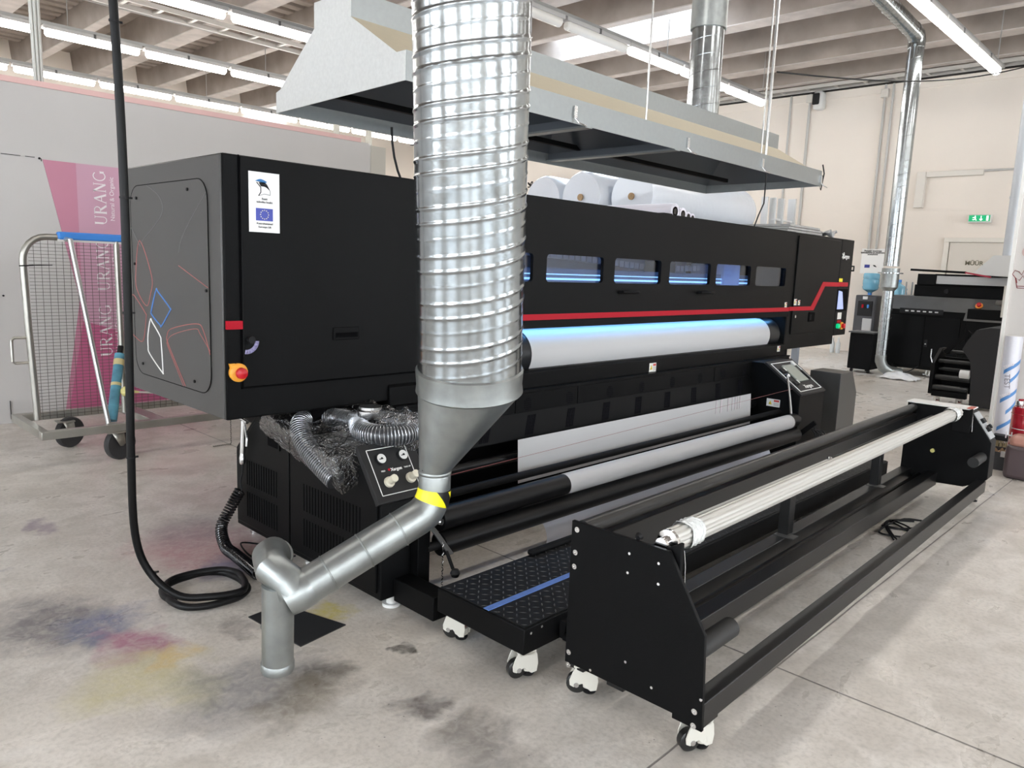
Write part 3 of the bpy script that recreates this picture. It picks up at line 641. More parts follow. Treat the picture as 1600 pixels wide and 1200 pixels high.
# agency notice on the door
st = MB().box(1.320, 1.439, F-.0145, F-.0128, 1.387, 1.598).build('notice_sticker', mat('glossy white sticker', (.80, .80, .79), .25), P)
m_ = MB()
ys_ = F-.0152
def fan(pa, pb, n=10):   # band between two curves
    m2 = MB(); A_ = curve([(p[0], 0, p[1]) for p in pa], False, n); B_ = curve([(p[0], 0, p[1]) for p in pb], False, n)
    vs = [(a[0], ys_, a[2]) for a in A_] + [(b1[0], ys_, b1[2]) for b1 in B_]; n_ = len(A_)
    m2.add(vs, [(i, i+1, n_+i+1, n_+i) for i in range(n_-1)]); return m2
fan([(1.343, 1.566), (1.366, 1.574), (1.390, 1.566)], [(1.343, 1.566), (1.360, 1.564), (1.381, 1.558)][::1]).build('blue_sail', mat('sail blue', (.04, .20, .48), .4), st, solid=.0005)
fan([(1.358, 1.562), (1.385, 1.561), (1.402, 1.535)], [(1.366, 1.549), (1.385, 1.547), (1.402, 1.535)]).build('black_sail', INK, st, solid=.0005)
m_ = MB().tube([(1.350, ys_, 1.562), (1.366, ys_, 1.545), (1.366, ys_, 1.528), (1.357, ys_, 1.515)], .0016, n=5).tube([(1.402, ys_, 1.535), (1.402, ys_, 1.521)], .0005, n=4).tube([(1.357, ys_, 1.515), (1.38, ys_, 1.523), (1.402, ys_, 1.520)], .0008, n=4)
m_.build('sail_outline', INK, st)
text('Eesti', .011, (1.380, ys_, 1.505), *UX, INK, st); text('tuleviku heaks', .011, (1.380, ys_, 1.494), *UX, INK, st)
MB().box(1.346, 1.412, ys_, F-.0145, 1.428, 1.472).build('blue_flag', MATS['eu blue'] if False else mat('flag blue', (.03, .05, .38), .4), st)
m_ = MB()
for i in range(12):
    a = i*PI/6; cx_, cz2 = 1.379+.0155*math.cos(a), 1.45+.0155*math.sin(a)
    m_.prism([(cx_+(.0026 if j % 2 == 0 else .0011)*math.sin(j*PI/5), cz2+(.0026 if j % 2 == 0 else .0011)*math.cos(j*PI/5)) for j in range(10)], 'y', ys_-.0006, ys_)
m_.build('flag_stars', mat('star yellow', (.85, .80, .45), .5), st, smooth=False)
text('Kaasrahastanud', .010, (1.380, ys_, 1.418), *UX, INK, st); text('Euroopa Liit', .010, (1.380, ys_, 1.406), *UX, INK, st)
MB().box(1.232, 1.291, F-.013, F, 1.039, 1.069).build('red_stripe', RED, P)
# emergency stop
es = MB().lathe([(.034, 0), (.034, .012), (.026, .018)], (1.274, F, .881), (0, -1, 0)).build('emergency_stop', mat('amber plastic', (.85, .38, .04), .4), P)
MB().prism([(1.240, .915), (1.262, .915), (1.262, .895), (1.247, .890)], 'y', F-.012, F).build('guard_lug', MATS['amber plastic'], es)
MB().lathe([(.016, .012), (.016, .024), (.021, .028), (.020, .040), (.012, .044), (0, .045)], (1.274, F, .881), (0, -1, 0)).build('red_button', mat('red plastic', (.55, .01, .02), .3), es)
# centre housing: shell with viewing windows
wins = [(2.35, 2.83), (2.932, 3.41), (3.515, 3.989), (4.085, 4.583), (4.662, 5.155), (5.238, 5.736)]
wz0, wz1 = 1.228, 1.370
fp = MB()
yf0, yf1 = F-.012, F+.008
fp.box(2.25, 5.852, yf0, yf1, wz1, T).box(2.25, 5.852, yf0, yf1, 1.03, wz0)
xs_ = [2.25] + [w for p_ in wins for w in p_] + [5.852]
for i in range(0, len(xs_), 2): fp.box(xs_[i], xs_[i+1], yf0, yf1, wz0, wz1)
for (a, b_) in wins:   # corner fillets
    r_ = .022
    for (cx_, cz2, sx, sz) in ((a, wz0, 1, 1), (b_, wz0, -1, 1), (a, wz1, 1, -1), (b_, wz1, -1, -1)):
        arcp = [(cx_+sx*(r_-r_*math.sin(q*PI/12)), cz2+sz*(r_-r_*math.cos(q*PI/12))) for q in range(7)]
        fp.prism([(cx_, cz2)] + arcp, 'y', yf0, yf1)
fp.build('front_cover', BLACK, P, smooth=False)
for (a, b_) in wins: MB().box(a-.01, b_+.01, F+.009, F+.013, wz0-.01, wz1+.01).build('viewing_window', GLASS, P, smooth=False)
MB().box(2.25, 5.857, F, B, T-.012, T).build('centre_top', BLACK, P, bevel=.003)
MB().box(2.25, 5.857, B-.012, B, BZ, T-.013).build('centre_back', mat('inner grey', (.22, .22, .25), .6), P)
MB().box(2.25, 5.852, F-.0135, F-.012, 1.034, 1.064).build('red_stripe', RED, P, smooth=False)
MB().box(2.25, 5.857, F-.012, F+.045, .992, 1.029).build('cover_lower_lip', BLACKM, P)
for x_ in (3.57, 4.435, 2.70, 5.30)[:2]:
    h_ = MB().tube([(x_, F-.012, 1.178), (x_, F-.045, 1.180), (x_+.02, F-.052, 1.180), (x_+.13, F-.052, 1.180), (x_+.15, F-.045, 1.180), (x_+.15, F-.012, 1.178)], .009, n=10)
    h_.build('cover_handle', BLACKM, P)
MB().box(2.26, 5.84, 2.92, 2.95, 1.232, 1.244).build('rail_light', LEDW, P); MB().box(2.26, 5.84, 2.92, 2.95, 1.262, 1.268).build('rail_light', LEDW, P)
MB().box(2.26, 5.84, 2.93, 3.05, 1.10, 1.30).build('gantry_beam', mat('gantry grey', (.12, .13, .17), .5, metal=.3), P)
MB().box(2.26, 5.84, 2.66, 2.69, 1.012, 1.024).build('media_light', LEDB, P)
ch = MB(); pts = [(2.5+.06*i, 3.15, 1.36+.03*math.sin(i*.12)) for i in range(52)]
for i, p in enumerate(pts): ch.box(p[0]-.024, p[0]+.024, 3.11, 3.19, p[2]-.02, p[2]+.02)
ch.build('cable_chain', mat('chain grey', (.35, .35, .38), .5), P)
MB().box(2.26, 5.84, 2.66, 2.70, 1.60, 1.61).build('interior_fill', mat('lavender fill strip', (.6, .6, 1), .4, emit=(.55, .62, 1.0), estr=2.5), P)  # unseen strip added to brighten the interior behind the windows
MB().box(4.55, 4.75, 2.96, 3.1, 1.10, 1.38).build('print_carriage', BLACKM, P, bevel=.01)
MB().box(5.35, 5.6, 2.9, 3.2, 1.10, 1.38).build('service_station', mat('service grey', (.45, .45, .55), .5), P, bevel=.01)
MB().box(2.26, 5.85, 2.90, 3.5, .70, 1.04).build('inner_bed', BLACKM, P)
# drum and its support behind the beam
DR_Y, DR_Z, DR_R = 2.745, .845, .125
MB().cyl((2.30, DR_Y, DR_Z), (5.80, DR_Y, DR_Z), DR_R, n=48).build('feed_drum', DRUM, P)
MB().box(5.84, 5.86, F, 2.95, .70, 1.03).build('opening_cheek', BLACKM, P)
# beam below the opening
MB().prism([(2.585, .680), (2.585, .765), (2.60, .777), (2.66, .777), (2.66, .680)], 'x', 1.95, 5.84).build('front_beam', BLACK, P, bevel=.003)
MB().box(1.95, 5.85, 2.542, 2.60, .676, .688).build('fan_box_lid', BLACK, P)
MB().prism([(2.545, .565), (2.545, .676), (2.62, .676), (2.62, .44), (2.50, .452), (2.50, .458)], 'x', 1.90, 5.84).build('fan_box', BLACK, P, bevel=.002)
GR = mat('perforated grille', (.004, .004, .006), .8, spec=.1)
edges = [1.92, 2.69, 3.18, 4.66, 5.15, 5.84]
for i in range(5):
    pn = MB().box(edges[i]+.003, edges[i+1]-.003, 2.540, 2.546, .575, .672).build('fan_panel', BLACK, P, bevel=.002)
    for x_ in (2.30, 2.78, 3.11, 3.47, 3.79, 4.13, 4.47, 4.78, 5.09, 5.76):
        if edges[i] < x_ < edges[i+1]:
            m2 = MB()
            for q in range(5):
                for r_ in range(6):
                    if (q in (0, 4)) and (r_ in (0, 5)): continue
                    m2.cyl((x_-.022+q*.011, 2.5402, .588+r_*.011), (x_-.022+q*.011, 2.5388, .588+r_*.011), .0046, n=6)
            m2.build('vent_grille', GR, pn, smooth=False)
MB().tube([(5.40, 2.54, .612), (5.40, 2.515, .615), (5.42, 2.51, .617), (5.53, 2.51, .622)], .006, n=8).build('panel_handle', INK, P)
for i in range(10):
    x_ = 2.42 + i*.317; m2 = MB()
    for q in range(5):
        for r_ in range(6):
            f = .15+.7*r_/5; y_ = 2.50+(2.545-2.50)*f; z_ = .458+(.565-.458)*f
            m2.obox((x_+q*.013+r_*.010, y_-.0015, z_), (.0045, 0, 0), (.004, .0030, .0072), (0, -.001, .0004))
    m2.build('slope_grille', GR, P, smooth=False)
def warn(p, w, h, parent=P, u=(1, 0, 0), v=(0, 0, 1)):
    u = Vector(u); v = Vector(v); nrm = u.cross(v)
    o = plate('warning_label', p, u, v, w, h, mat('label white', (.78, .77, .73), .4), parent)
    c = Vector(p)+nrm*.001
    m2 = MB(); a = c - u*w*.22; s_ = h*.30
    m2.add([a-u*s_*.8-v*s_*.8, a+u*s_*.8-v*s_*.8, a+v*s_*.9], [(0, 1, 2)]); m2.build('triangle', mat('label yellow', (.75, .60, .05), .5), o, solid=.0006)
    MB().obox(c+u*w*.24+v*h*.28, u*w*.2, v*h*.13, nrm*.0004).build('red_bar', mat('label red', (.55, .06, .05), .5), o, smooth=False)
    m2 = MB()
    for q in range(3): m2.obox(c+u*w*.24-v*h*(.02+.15*q), u*w*.2, v*h*.03, nrm*.0004)
    m2.build('text_lines', mat('label grey text', (.35, .33, .3), .5), o, smooth=False)
warn((3.96, 2.583, .716), .075, .055); warn((5.72, 2.583, .742), .05, .045); warn((5.78, F-.014, 1.085), .04, .04)
# right housing
MB().box(5.857, 6.835, F, B, BZ+.02, T).build('right_housing', BLACK, P, bevel=.004)
MB().box(6.84, 7.12, F, B, .80, T).build('right_end_housing', BLACK, P, bevel=.006)
MB().box(5.93, 6.78, F-.010, F, .845, 1.63).build('right_front_door', BLACK, P, bevel=.004)
m_ = MB().prism([(5.860, 1.036), (6.33, 1.036), (6.52, 1.235), (6.837, 1.235), (6.837, 1.272), (6.475, 1.272), (6.27, 1.068), (5.860, 1.068)], 'y', F-.0125, F-.010); m_.build('red_stripe', RED, P, smooth=False)
MB().box(6.84, 7.06, F-.0025, F, 1.237, 1.274).build('red_stripe', RED, P, smooth=False)
MB().box(6.24, 6.36, F-.016, F-.010, .94, 1.02).build('door_handle', BLACKV, P, bevel=.005); MB().box(6.255, 6.29, F-.018, F-.016, .955, 1.00).build('handle_lever', BLACKM, P)
MB().cyl((5.965, F-.010, .99), (5.965, F-.022, .99), .012).build('door_lock', STEEL, P)
warn((5.96, F-.0115, 1.105), .05, .05); warn((6.03, F-.0115, 1.10), .04, .04)
plate('yellow_label', (6.885, F-.001, 1.292), *UX, .08, .03, YELLOW, P)
text('Xargon', .052, (6.955, F-.001, 1.50), *UX, LN['white'], P, name='brand_lettering', bold=True)
m_ = MB(); sx_, sz_ = 6.885, 1.505
for a in (35, 80, 140, 215, 260, 320): m_.bar((sx_, F-.0015, sz_), (sx_+.03*math.cos(math.radians(a)), F-.0015, sz_+.03*math.sin(math.radians(a))), .002, .012)
m_.build('brand_star', LN['white'], P, smooth=False)
MB().box(6.845, 7.08, F-.002, F, 1.02, 1.215).build('screen_recess', BLACKV, P)
sc_ = MB().prism([(6.86, 1.035), (7.00, 1.035), (6.94, 1.19), (6.86, 1.20)], 'y', F-.006, F-.002).build('status_screen', mat('bluish screen', (.25, .30, .5), .2, emit=(.35, .42, .75), estr=.5), P)
plate('breaker_labels', (6.94, F-.001, .975), *UX, .09, .06, MATS['label white'], P); plate('breaker_red', (6.94, F-.002, .925), *UX, .09, .022, RED, P)
MB().lathe([(.022, 0), (.022, .02), (.016, .025)], (6.905, F, .885), (0, -1, 0)).build('start_button', mat('green lit button', (0, .3, .1), .3, emit=(0, .5, .2), estr=.6), P)
b2 = MB().lathe([(.034, 0), (.034, .012)], (7.0, F, .885), (0, -1, 0)).build('emergency_stop', MATS['amber plastic'], P); MB().lathe([(.02, .012), (.022, .035), (0, .04)], (7.0, F, .885), (0, -1, 0)).build('red_button', MATS['red plastic'], b2)
MB().tube([(7.11, F+.02, 1.42), (7.14, F-.01, 1.42), (7.14, F-.01, 1.38), (7.11, F+.02, 1.38)], .008, n=8).build('side_handle', INK, P)
MB().box(6.0, 6.95, 3.05, 3.5, .45, .74).build('rear_underframe', BLACKM, P, bevel=.01)
for (x_, y_) in ((6.2, 3.4), (6.85, 3.2)): MB().cyl((x_, y_, .0), (x_, y_, .46), .025).build('foot_post', BLACKM, P)
# left pedestal
PED = [(2.16, .05), (3.29, .05), (3.29, .42), (3.10, .60), (2.29, .60), (2.165, .425)]
MB().prism(PED, 'x', 1.60, 1.74).build('left_pedestal', BLACK, P, bevel=.004)
MB().prism([(2.22, .05), (3.2, .05), (3.2, .60), (2.31, .60), (2.22, .48)], 'x', 1.74, 1.82).build('left_pedestal_inner', BLACKM, P, bevel=.004)
for (a, b_, nm) in ((2.80, 3.27, 'rear'), (2.18, 2.79, 'front')):
    if nm == 'rear': pl = [(a, .075), (b_, .075), (b_, .41), (3.09, .575), (a, .575)]
    else: pl = [(a, .075), (b_, .075), (b_, .575), (2.29, .575), (a, .42)]
    dd = MB().prism(pl, 'x', 1.590, 1.60).build('pedestal_door', BLACK, P, bevel=.003)
    m2 = MB()
    for row_ in range(2):
        z_ = .12 + row_*.15
        y_ = a+.10
        while y_ < b_-.10:
            m2.box(1.5885, 1.5905, y_, y_+.006, z_, z_+.115); y_ += .022
    m2.build('louvre_slots', BLACKV, dd, smooth=False)
MB().box(1.585, 1.592, 2.87, 2.97, .49, .545).build('recessed_handle', BLACKV, P, bevel=.004); MB().box(1.583, 1.592, 2.865, 2.875, .485, .55).build('handle_rim', BLACK, P)
MB().box(1.60, 1.90, F+.02, 3.10, .60, .706).build('neck_block', BLACKV, P)
for (y_, z_) in ((3.25, .05), (2.20, .05), (2.75, .05)):
    MB().cyl((1.68, y_, 0), (1.68, y_, .05), .02).cyl((1.68, y_, 0), (1.68, y_, .012), .035).build('levelling_foot', STEEL if y_ > 3 else FILM, P)
# gauge panel on the sloping front of the left pedestal
gx0, gx1 = 1.571, 1.822
gp0 = Vector((0, 2.150, .425)); gp1 = Vector((0, 2.288, .616)); gv = (gp1-gp0).normalized(); gn = Vector((1, 0, 0)).cross(gv)
def G(x, s, off=0): return Vector((x, 0, 0)) + gp0 + gv*s + gn*off
GL = (gp1-gp0).length
gp = MB().obox(G((gx0+gx1)/2, GL/2, .004), ((gx1-gx0)/2, 0, 0), gv*GL/2, gn*.012).build('gauge_panel', mat('charcoal panel', (.016, .016, .017), .45, spec=.25), P, bevel=.003)
ln = MB(); xa, xb_, s0, s1 = 1.599, 1.775, .029, .211
q = [G(xa, s0, .017), G(xb_, s0, .017), G(xb_, s1, .017), G(xa, s1, .017)]
for i in range(4): ln.tube([q[i], q[(i+1) % 4]], .0016, n=5)
ln.build('white_border', LN['white'], gp)
for x_ in (1.646, 1.747):
    g_ = MB().lathe([(.022, 0), (.022, .010), (.019, .012)], G(x_, .168, .014), gn).build('pressure_gauge', INK, gp)
    MB().lathe([(.0185, 0), (.0185, .002)], G(x_, .168, .0255), gn).build('dial', FILM, gp)
    MB().obox(G(x_-.003, .166, .0280), (.009, 0, .0), gv*.0015, gn*.0005).lathe([(.004, 0), (.004, .003)], G(x_, .168, .0272), gn, n=10).build('needle', INK, gp)
    MB().lathe([(.021, 0), (.020, .012), (.013, .015), (.013, .024), (.015, .026), (.015, .046), (.013, .048)], G(x_, .075, .014), gn).build('regulator_knob', mat('ivory knob', (.66, .62, .50), .35), gp)
text('Xargon', .017, G(1.700, .121, .0165), (1, 0, 0), gv, LN['white'], gp, bold=True); text('FEED', .008, G(1.640, .121, .0165), (1, 0, 0), gv, LN['white'], gp); text('TAKE UP', .008, G(1.752, .121, .0165), (1, 0, 0), gv, LN['white'], gp)
MB().lathe([(.005, 0), (.005, .001)], G(1.667, .123, .0165), gn, n=10).build('red_emblem', RED, gp)
# floor level cross beams between the pedestals
MB().box(1.66, 1.74, 1.93, 2.16, .035, .125).build('foot_beam', BLACK, P, bevel=.003)
MB().box(1.74, 6.2, 1.94, 1.99, .035, .115).build('floor_crossbar', BLACK, P, bevel=.003)
MB().box(1.741, 1.80, 2.12, 2.3, .05, .41).build('roller_side_plate', BLACK, P, bevel=.003)
MB().box(1.90, 6.1, 3.2, 3.3, .30, .60).build('rear_cross_panel', BLACKV, P)
MB().box(1.90, 5.6, 2.68, 2.74, .03, .68).build('dark_interior_sheet', BLACKV, P)  # black sheet standing for the shade inside, behind the rollers
MB().cyl((1.9, 2.5, .37), (5.3, 2.5, .37), .025).build('guide_roller', RUBBER, P); MB().cyl((1.8, 2.30, .345), (5.2, 2.30, .345), .018).build('guide_roller', BLACKM, P)
# take-up rollers
for (z_, y_, nm) in ((.315, 2.15, 'upper'), (.217, 2.135, 'lower')):
    MB().cyl((1.86, y_, z_), (5.12, y_, z_), .0475, n=32).build(nm+'_rubber_roller', RUBBER, P)
    MB().cyl((1.79, y_, z_), (1.86, y_, z_), .018).cyl((5.12, y_, z_), (5.2, y_, z_), .018).build('roller_axle', INK, P)
MB().cyl((1.80, 2.12, .335), (1.815, 2.07, .335), .012).build('axle_bolt', CHROME, P)
MB().obox((1.815, 2.075, .262), (.012, 0, 0), (0, .014, .006), (.02, -.028, -.045)).build('clamp_arm', mat('graphite arm', (.05, .05, .05), .4), P, bevel=.003)
lv = MB().tube([(1.818, 2.045, .225), (1.812, 2.0, .172)], .007, n=10).build('clamp_lever', BLACKM, P); MB().lathe([(0, -.019), (.013, -.014), (.019, 0), (.013, .014), (0, .019)], (1.810, 1.985, .160)).build('ball_knob', INK, lv)
m_ = MB(); 
for i in range(22): m_.tube([(1.795+.004*math.sin(i*2), 2.04, .27-i*.011), (1.795-.004*math.sin(i*2), 2.04, .262-i*.011)], .0022, n=5)
m_.build('bead_chain', STEEL, P)
# tension wires and loose bar
MB().cyl((1.8, 2.20, .46), (5.22, 2.22, .52), .0010, n=6).build('tension_wire', mat('wire red', (.25, .08, .08), .4), P)
# control pedestal on the right with screen
LC = MB().prism([(2.16, .02), (2.75, .02), (2.75, .68), (2.45, .68), (2.16, .475)], 'x', 5.20, 5.63).build('control_pedestal', BLACK, P, bevel=.004)
lp0 = Vector((0, 2.155, .478)); lp1 = Vector((0, 2.44, .682)); lv_ = (lp1-lp0).normalized(); lnn = Vector((1, 0, 0)).cross(lv_); LL = (lp1-lp0).length
def Q(x, s, off=0): return Vector((x, 0, 0)) + lp0 + lv_*s + lnn*off
cp = MB().obox(Q(5.415, LL/2, .0), (.215, 0, 0), lv_*LL/2, lnn*.008).build('control_panel', MATS['charcoal panel'], P, bevel=.003)
q = [Q(5.235, .03, .010), Q(5.595, .03, .010), Q(5.595, LL-.03, .010), Q(5.235, LL-.03, .010)]; ln = MB()
for i in range(4): ln.tube([q[i], q[(i+1) % 4]], .003, n=5)
ln.build('white_border', LN['white'], cp)
MB().obox(Q(5.43, .20, .014), (.085, 0, 0), lv_*.085, lnn*.006).build('display', mat('greenish display', (.30, .32, .28), .25), cp, bevel=.003)
for (x_, s_) in ((5.29, .24), (5.29, .11)):
    MB().obox(Q(x_, s_, .014), (.03, 0, 0), lv_*.018, lnn*.006).build('rocker_switch', INK, cp); MB().obox(Q(x_+.035, s_+.005, .018), (.008, 0, 0), lv_*.016, lnn*.004).build('white_key', FILM, cp)
MB().obox(Q(5.555, .29, .014), (.02, 0, 0), lv_*.018, lnn*.005).build('white_key', FILM, cp); MB().obox(Q(5.56, .17, .014), (.012, 0, 0), lv_*.045, lnn*.005).build('rocker_switch', INK, cp)
text('Xargon', .045, Q(5.43, .065, .0105), (1, 0, 0), lv_, LN['white'], cp, bold=True)
warn((5.197, 2.35, .40), .10, .055, P, (0, -1, 0), (0, 0, 1))
MB().tube([(5.17, 2.25, .60), (5.13, 2.2, .45), (5.1, 2.17, .36)], .008, n=8).build('locking_lever', STEEL, P); MB().lathe([(0, 0), (.018, .008), (.018, .02), (0, .028)], (5.17, 2.25, .60)).build('lever_knob', STEEL, P)
MB().obox((5.19, 2.10, .24), (.01, 0, 0), (0, .07, -.07), (0, .012, .012)).build('clamp_arm', BLACKM, P)
m_ = MB()
for q in range(4): m_.tube(curve([(5.3+.04*q, 2.13, .26-.02*q), (5.33+.05*q, 2.08, .20), (5.28+.06*q, 2.05, .12), (5.38+.04*q, 2.08, .16), (5.40, 2.12, .24)]), .006, n=6)
m_.build('hoses', INK, P)
# right pedestal end
MB().prism([(6.15, .05), (6.42, .05), (6.53, .05), (6.53, .37), (6.42, .52), (6.40, .555), (6.15, .555)], 'y', 2.24, 2.49).build('right_pedestal', BLACKG, P, bevel=.003)
MB().box(6.15, 6.6, 2.9, 3.4, .05, .72).build('right_rear_pedestal', BLACKM, P)
# ---- print media (one continuous web)
FB = thing('white_fabric_web', 'white fabric threaded over the printer drum and hanging below', 'fabric', (4.2, 2.5, .05))
def arcroll(x0, x1, cy, cz, r, a0, a1, name, m):
    m2 = MB(); n_ = 26
    m2.grid(lambda u, v: Vector((x0+(x1-x0)*u, cy+r*math.cos(math.radians(a0+(a1-a0)*v)), cz+r*math.sin(math.radians(a0+(a1-a0)*v)))), 8, n_)
    return m2.build(name, m, FB)
arcroll(2.88, 5.62, DR_Y, DR_Z, DR_R+.003, 70, 260, 'drum_wrap', WHITE)
m2 = MB().grid(lambda u, v: Vector((2.60+2.40*u, 2.43-.012*v, .475-.215*v)), 6, 6); m2.build('hanging_sheet', WHITE, FB)
arcroll(2.62, 5.02, 2.15, .315, .0485, 60, 270, 'roller_wrap', WHITE)
def lowsheet(u, v):
    a = v
    return Vector((2.50+2.30*u+.03*a*(1-u), 2.20-.05*math.sin(a*2.2), .19-.145*a+.006*math.sin(u*9)))
MB().grid(lowsheet, 12, 8).build('lower_loop', mat('white fabric in loop', (.74, .75, .82), .7), FB)
m_ = MB()
for (x_, w_, c_) in ((4.50, .010, 0), (4.56, .02, 1), (4.66, .012, 1), (4.72, .008, 0), (4.76, .014, 2), (4.80, .006, 0), (4.83, .01, 2)):
    MB().box(x_, x_+w_, 2.4225, 2.4245, .385, .475).build('printed_stripe', mat('pale brown stripes', (.62, .57, .60), .6), FB, smooth=False)
# ================================================================== THINGS ON / AT THE PRINTER
# cardboard flats on top
for q in range(4):
    tag(MB().box(6.10+.02*q, 6.86-.03*q, 2.78, 3.3, T+.002+q*.022, T+.021+q*.022).build('cardboard_sheet', mat('grey cardboard flat', (.45, .44, .43), .7, noise=.1), bevel=.003), 'flat grey packing board on the printer top, %s of the pile' % ('lowest', 'second', 'third', 'topmost')[q], 'board', 'packing boards on the printer')
m_ = MB().grid(lambda u, v: Vector((6.88+.18*u, 2.74+.5*v, T+.05+.035*math.sin(u*9+v*4)*math.cos(v*11))), 12, 12)
tag(m_.build('plastic_wrap', mat('grey crumpled film', (.42, .42, .42), .2, coat=.5), solid=.004), 'crumpled translucent wrap beside the packing boards on the printer', 'plastic wrap')
def coil(path, R, r, turns_per_m):
    C_ = [Vector(p) for p in curve(path, False, 20)]; dist = [0]
    for i in range(1, len(C_)): dist.append(dist[-1]+(C_[i]-C_[i-1]).length)
    L_ = dist[-1]; n_ = int(L_*turns_per_m*14); j = 0; out = []; u = None
    for i in range(n_+1):
        s_ = L_*i/n_
        while j < len(dist)-2 and dist[j+1] < s_: j += 1
        p = C_[j].lerp(C_[j+1], (s_-dist[j])/max(1e-6, dist[j+1]-dist[j])); t_ = (C_[j+1]-C_[j]).normalized()
        if u is None: u = t_.orthogonal().normalized()
        u = (u - t_*u.dot(t_)).normalized(); w = t_.cross(u); a = 2*PI*turns_per_m*s_
        out.append(p + (u*math.cos(a)+w*math.sin(a))*R)
    return MB().tube(out, r, n=6)
# bagged flexible hose on the left pedestal
HS = thing('flexible_hose', 'ribbed silver flexible hose coiled inside the clear plastic bag', 'hose', (1.62, 2.42, .60))
def ribbed(path, r, pitch=.010, amp=.005):
    dense = []
    P_ = [Vector(p) for p in curve(path, False, 14)]
    dist = [0]
    for i in range(1, len(P_)): dist.append(dist[-1]+(P_[i]-P_[i-1]).length)
    n_ = int(dist[-1]/(pitch/4)); j = 0
    for i in range(n_):
        s_ = dist[-1]*i/n_
        while j < len(dist)-2 and dist[j+1] < s_: j += 1
        dense.append(P_[j].lerp(P_[j+1], (s_-dist[j])/max(1e-6, dist[j+1]-dist[j])))
    return MB().tube(dense, lambda i: r+amp*(0, 1, 0, -1)[i % 4], n=18)
hpath = [(1.543, 2.37, .478), (1.53, 2.48, .535), (1.53, 2.58, .595), (1.56, 2.65, .645), (1.63, 2.67, .66), (1.70, 2.60, .66), (1.71, 2.48, .655), (1.665, 2.38, .65), (1.68, 2.28, .65), (1.77, 2.245, .65), (1.86, 2.32, .65), (1.845, 2.44, .655), (1.775, 2.48, .675)]
MB().tube(curve(hpath, False, 12), .040, n=20).build('hose_body', mat('dark hose wall', (.03, .032, .036), .3, spec=.5), HS)
coil(hpath, .0405, .0021, 95).build('spiral_wire', mat('silver hose wire', (.45, .47, .50), .25, metal=.8), HS)
MB().lathe([(.05, 0), (.055, .01), (.055, .03), (.045, .035), (.045, .045), (.03, .045)], (1.745, 2.44, .685)).build('end_clamp', STEEL, HS)
random.seed(3)
def bagfn(top):
    A_, B_, C_, D_ = Vector((1.42, 2.62, .60)), Vector((1.93, 2.47, .60)), Vector((1.86, 2.10, .62)), Vector((1.42, 2.04, .52))
    # quad corners: left, back right, right, front tip
    A_ = Vector((1.53, 2.93, .570)); B_ = Vector((1.86, 2.80, .62)); C_ = Vector((1.935, 2.215, .625)); D_ = Vector((1.535, 2.315, .430))
    def f(u, v):
        p = (A_*(1-u)+B_*u)*(1-v) + (D_*(1-u)+C_*u)*v
        e = min(u, 1-u, v, 1-v); k_ = min(1, e/.11)
        k_ = math.sin(k_*PI/2)
        n_ = .012*math.sin(u*23+v*9)*math.cos(v*27-u*7) + .007*math.sin(u*51+v*37)
        cr = .007*abs(math.sin(u*31+v*17+2*math.sin(v*9)))+.006*abs(math.sin(v*43-u*23+2*math.sin(u*11)))
        p += Vector((-.075*(1-u), -.050, .10))*k_ + Vector((-.4, -.3, 1))*(n_*(.2+.5*k_)+cr)
        return p
    return f
bt = MB(); bt.grid(bagfn(True), 80, 80); bo = bt.build('clear_plastic_bag', BAG)
tag(bo, 'clear crinkled plastic bag lying on the left pedestal of the printer', 'plastic bag')
# air gun with coiled hose
AG = thing('air_gun', 'silver air blow gun hanging by a black coiled hose at the left pedestal', 'air gun', (1.56, 3.14, .4))
MB().tube([(1.565, 3.145, .575), (1.565, 3.15, .53), (1.565, 3.16, .42)], .012, n=10).tube([(1.565, 3.135, .56), (1.565, 3.118, .50), (1.565, 3.122, .46)], .005, n=6).cyl((1.565, 3.11, .57), (1.565, 3.18, .578), .008, n=8).build('gun_body', CHROME, AG)
MB().lathe([(.010, 0), (.014, .01), (.014, .03), (.010, .05)], (1.565, 3.162, .37), n=12).build('hose_coupling', CHROME, AG)
pts = [(1.565, 3.162, .37), (1.563, 3.16, .33), (1.560, 3.172, .29), (1.56, 3.165, .245)]
MB().tube(curve(pts), .004, n=8).build('straight_hose', INK, AG)
coil([(1.555, 3.17, .245), (1.52, 3.19, .17), (1.47, 3.18, .09), (1.44, 3.08, .035), (1.43, 2.97, .032), (1.42, 2.86, .032), (1.405, 2.72, .032)], .022, .0052, 75).build('coiled_hose', mat('glossy black hose', (.01, .01, .011), .18, coat=.4), AG)
tag(MB().tube(curve([(1.58, 3.05, .02), (1.53, 3.12, .015), (1.50, 2.95, .008), (1.56, 2.85, .008), (1.62, 2.8, .03)]), .004, n=6).build('thin_black_hose', INK), 'thin black tube on the floor behind the coiled air hose', 'hose')
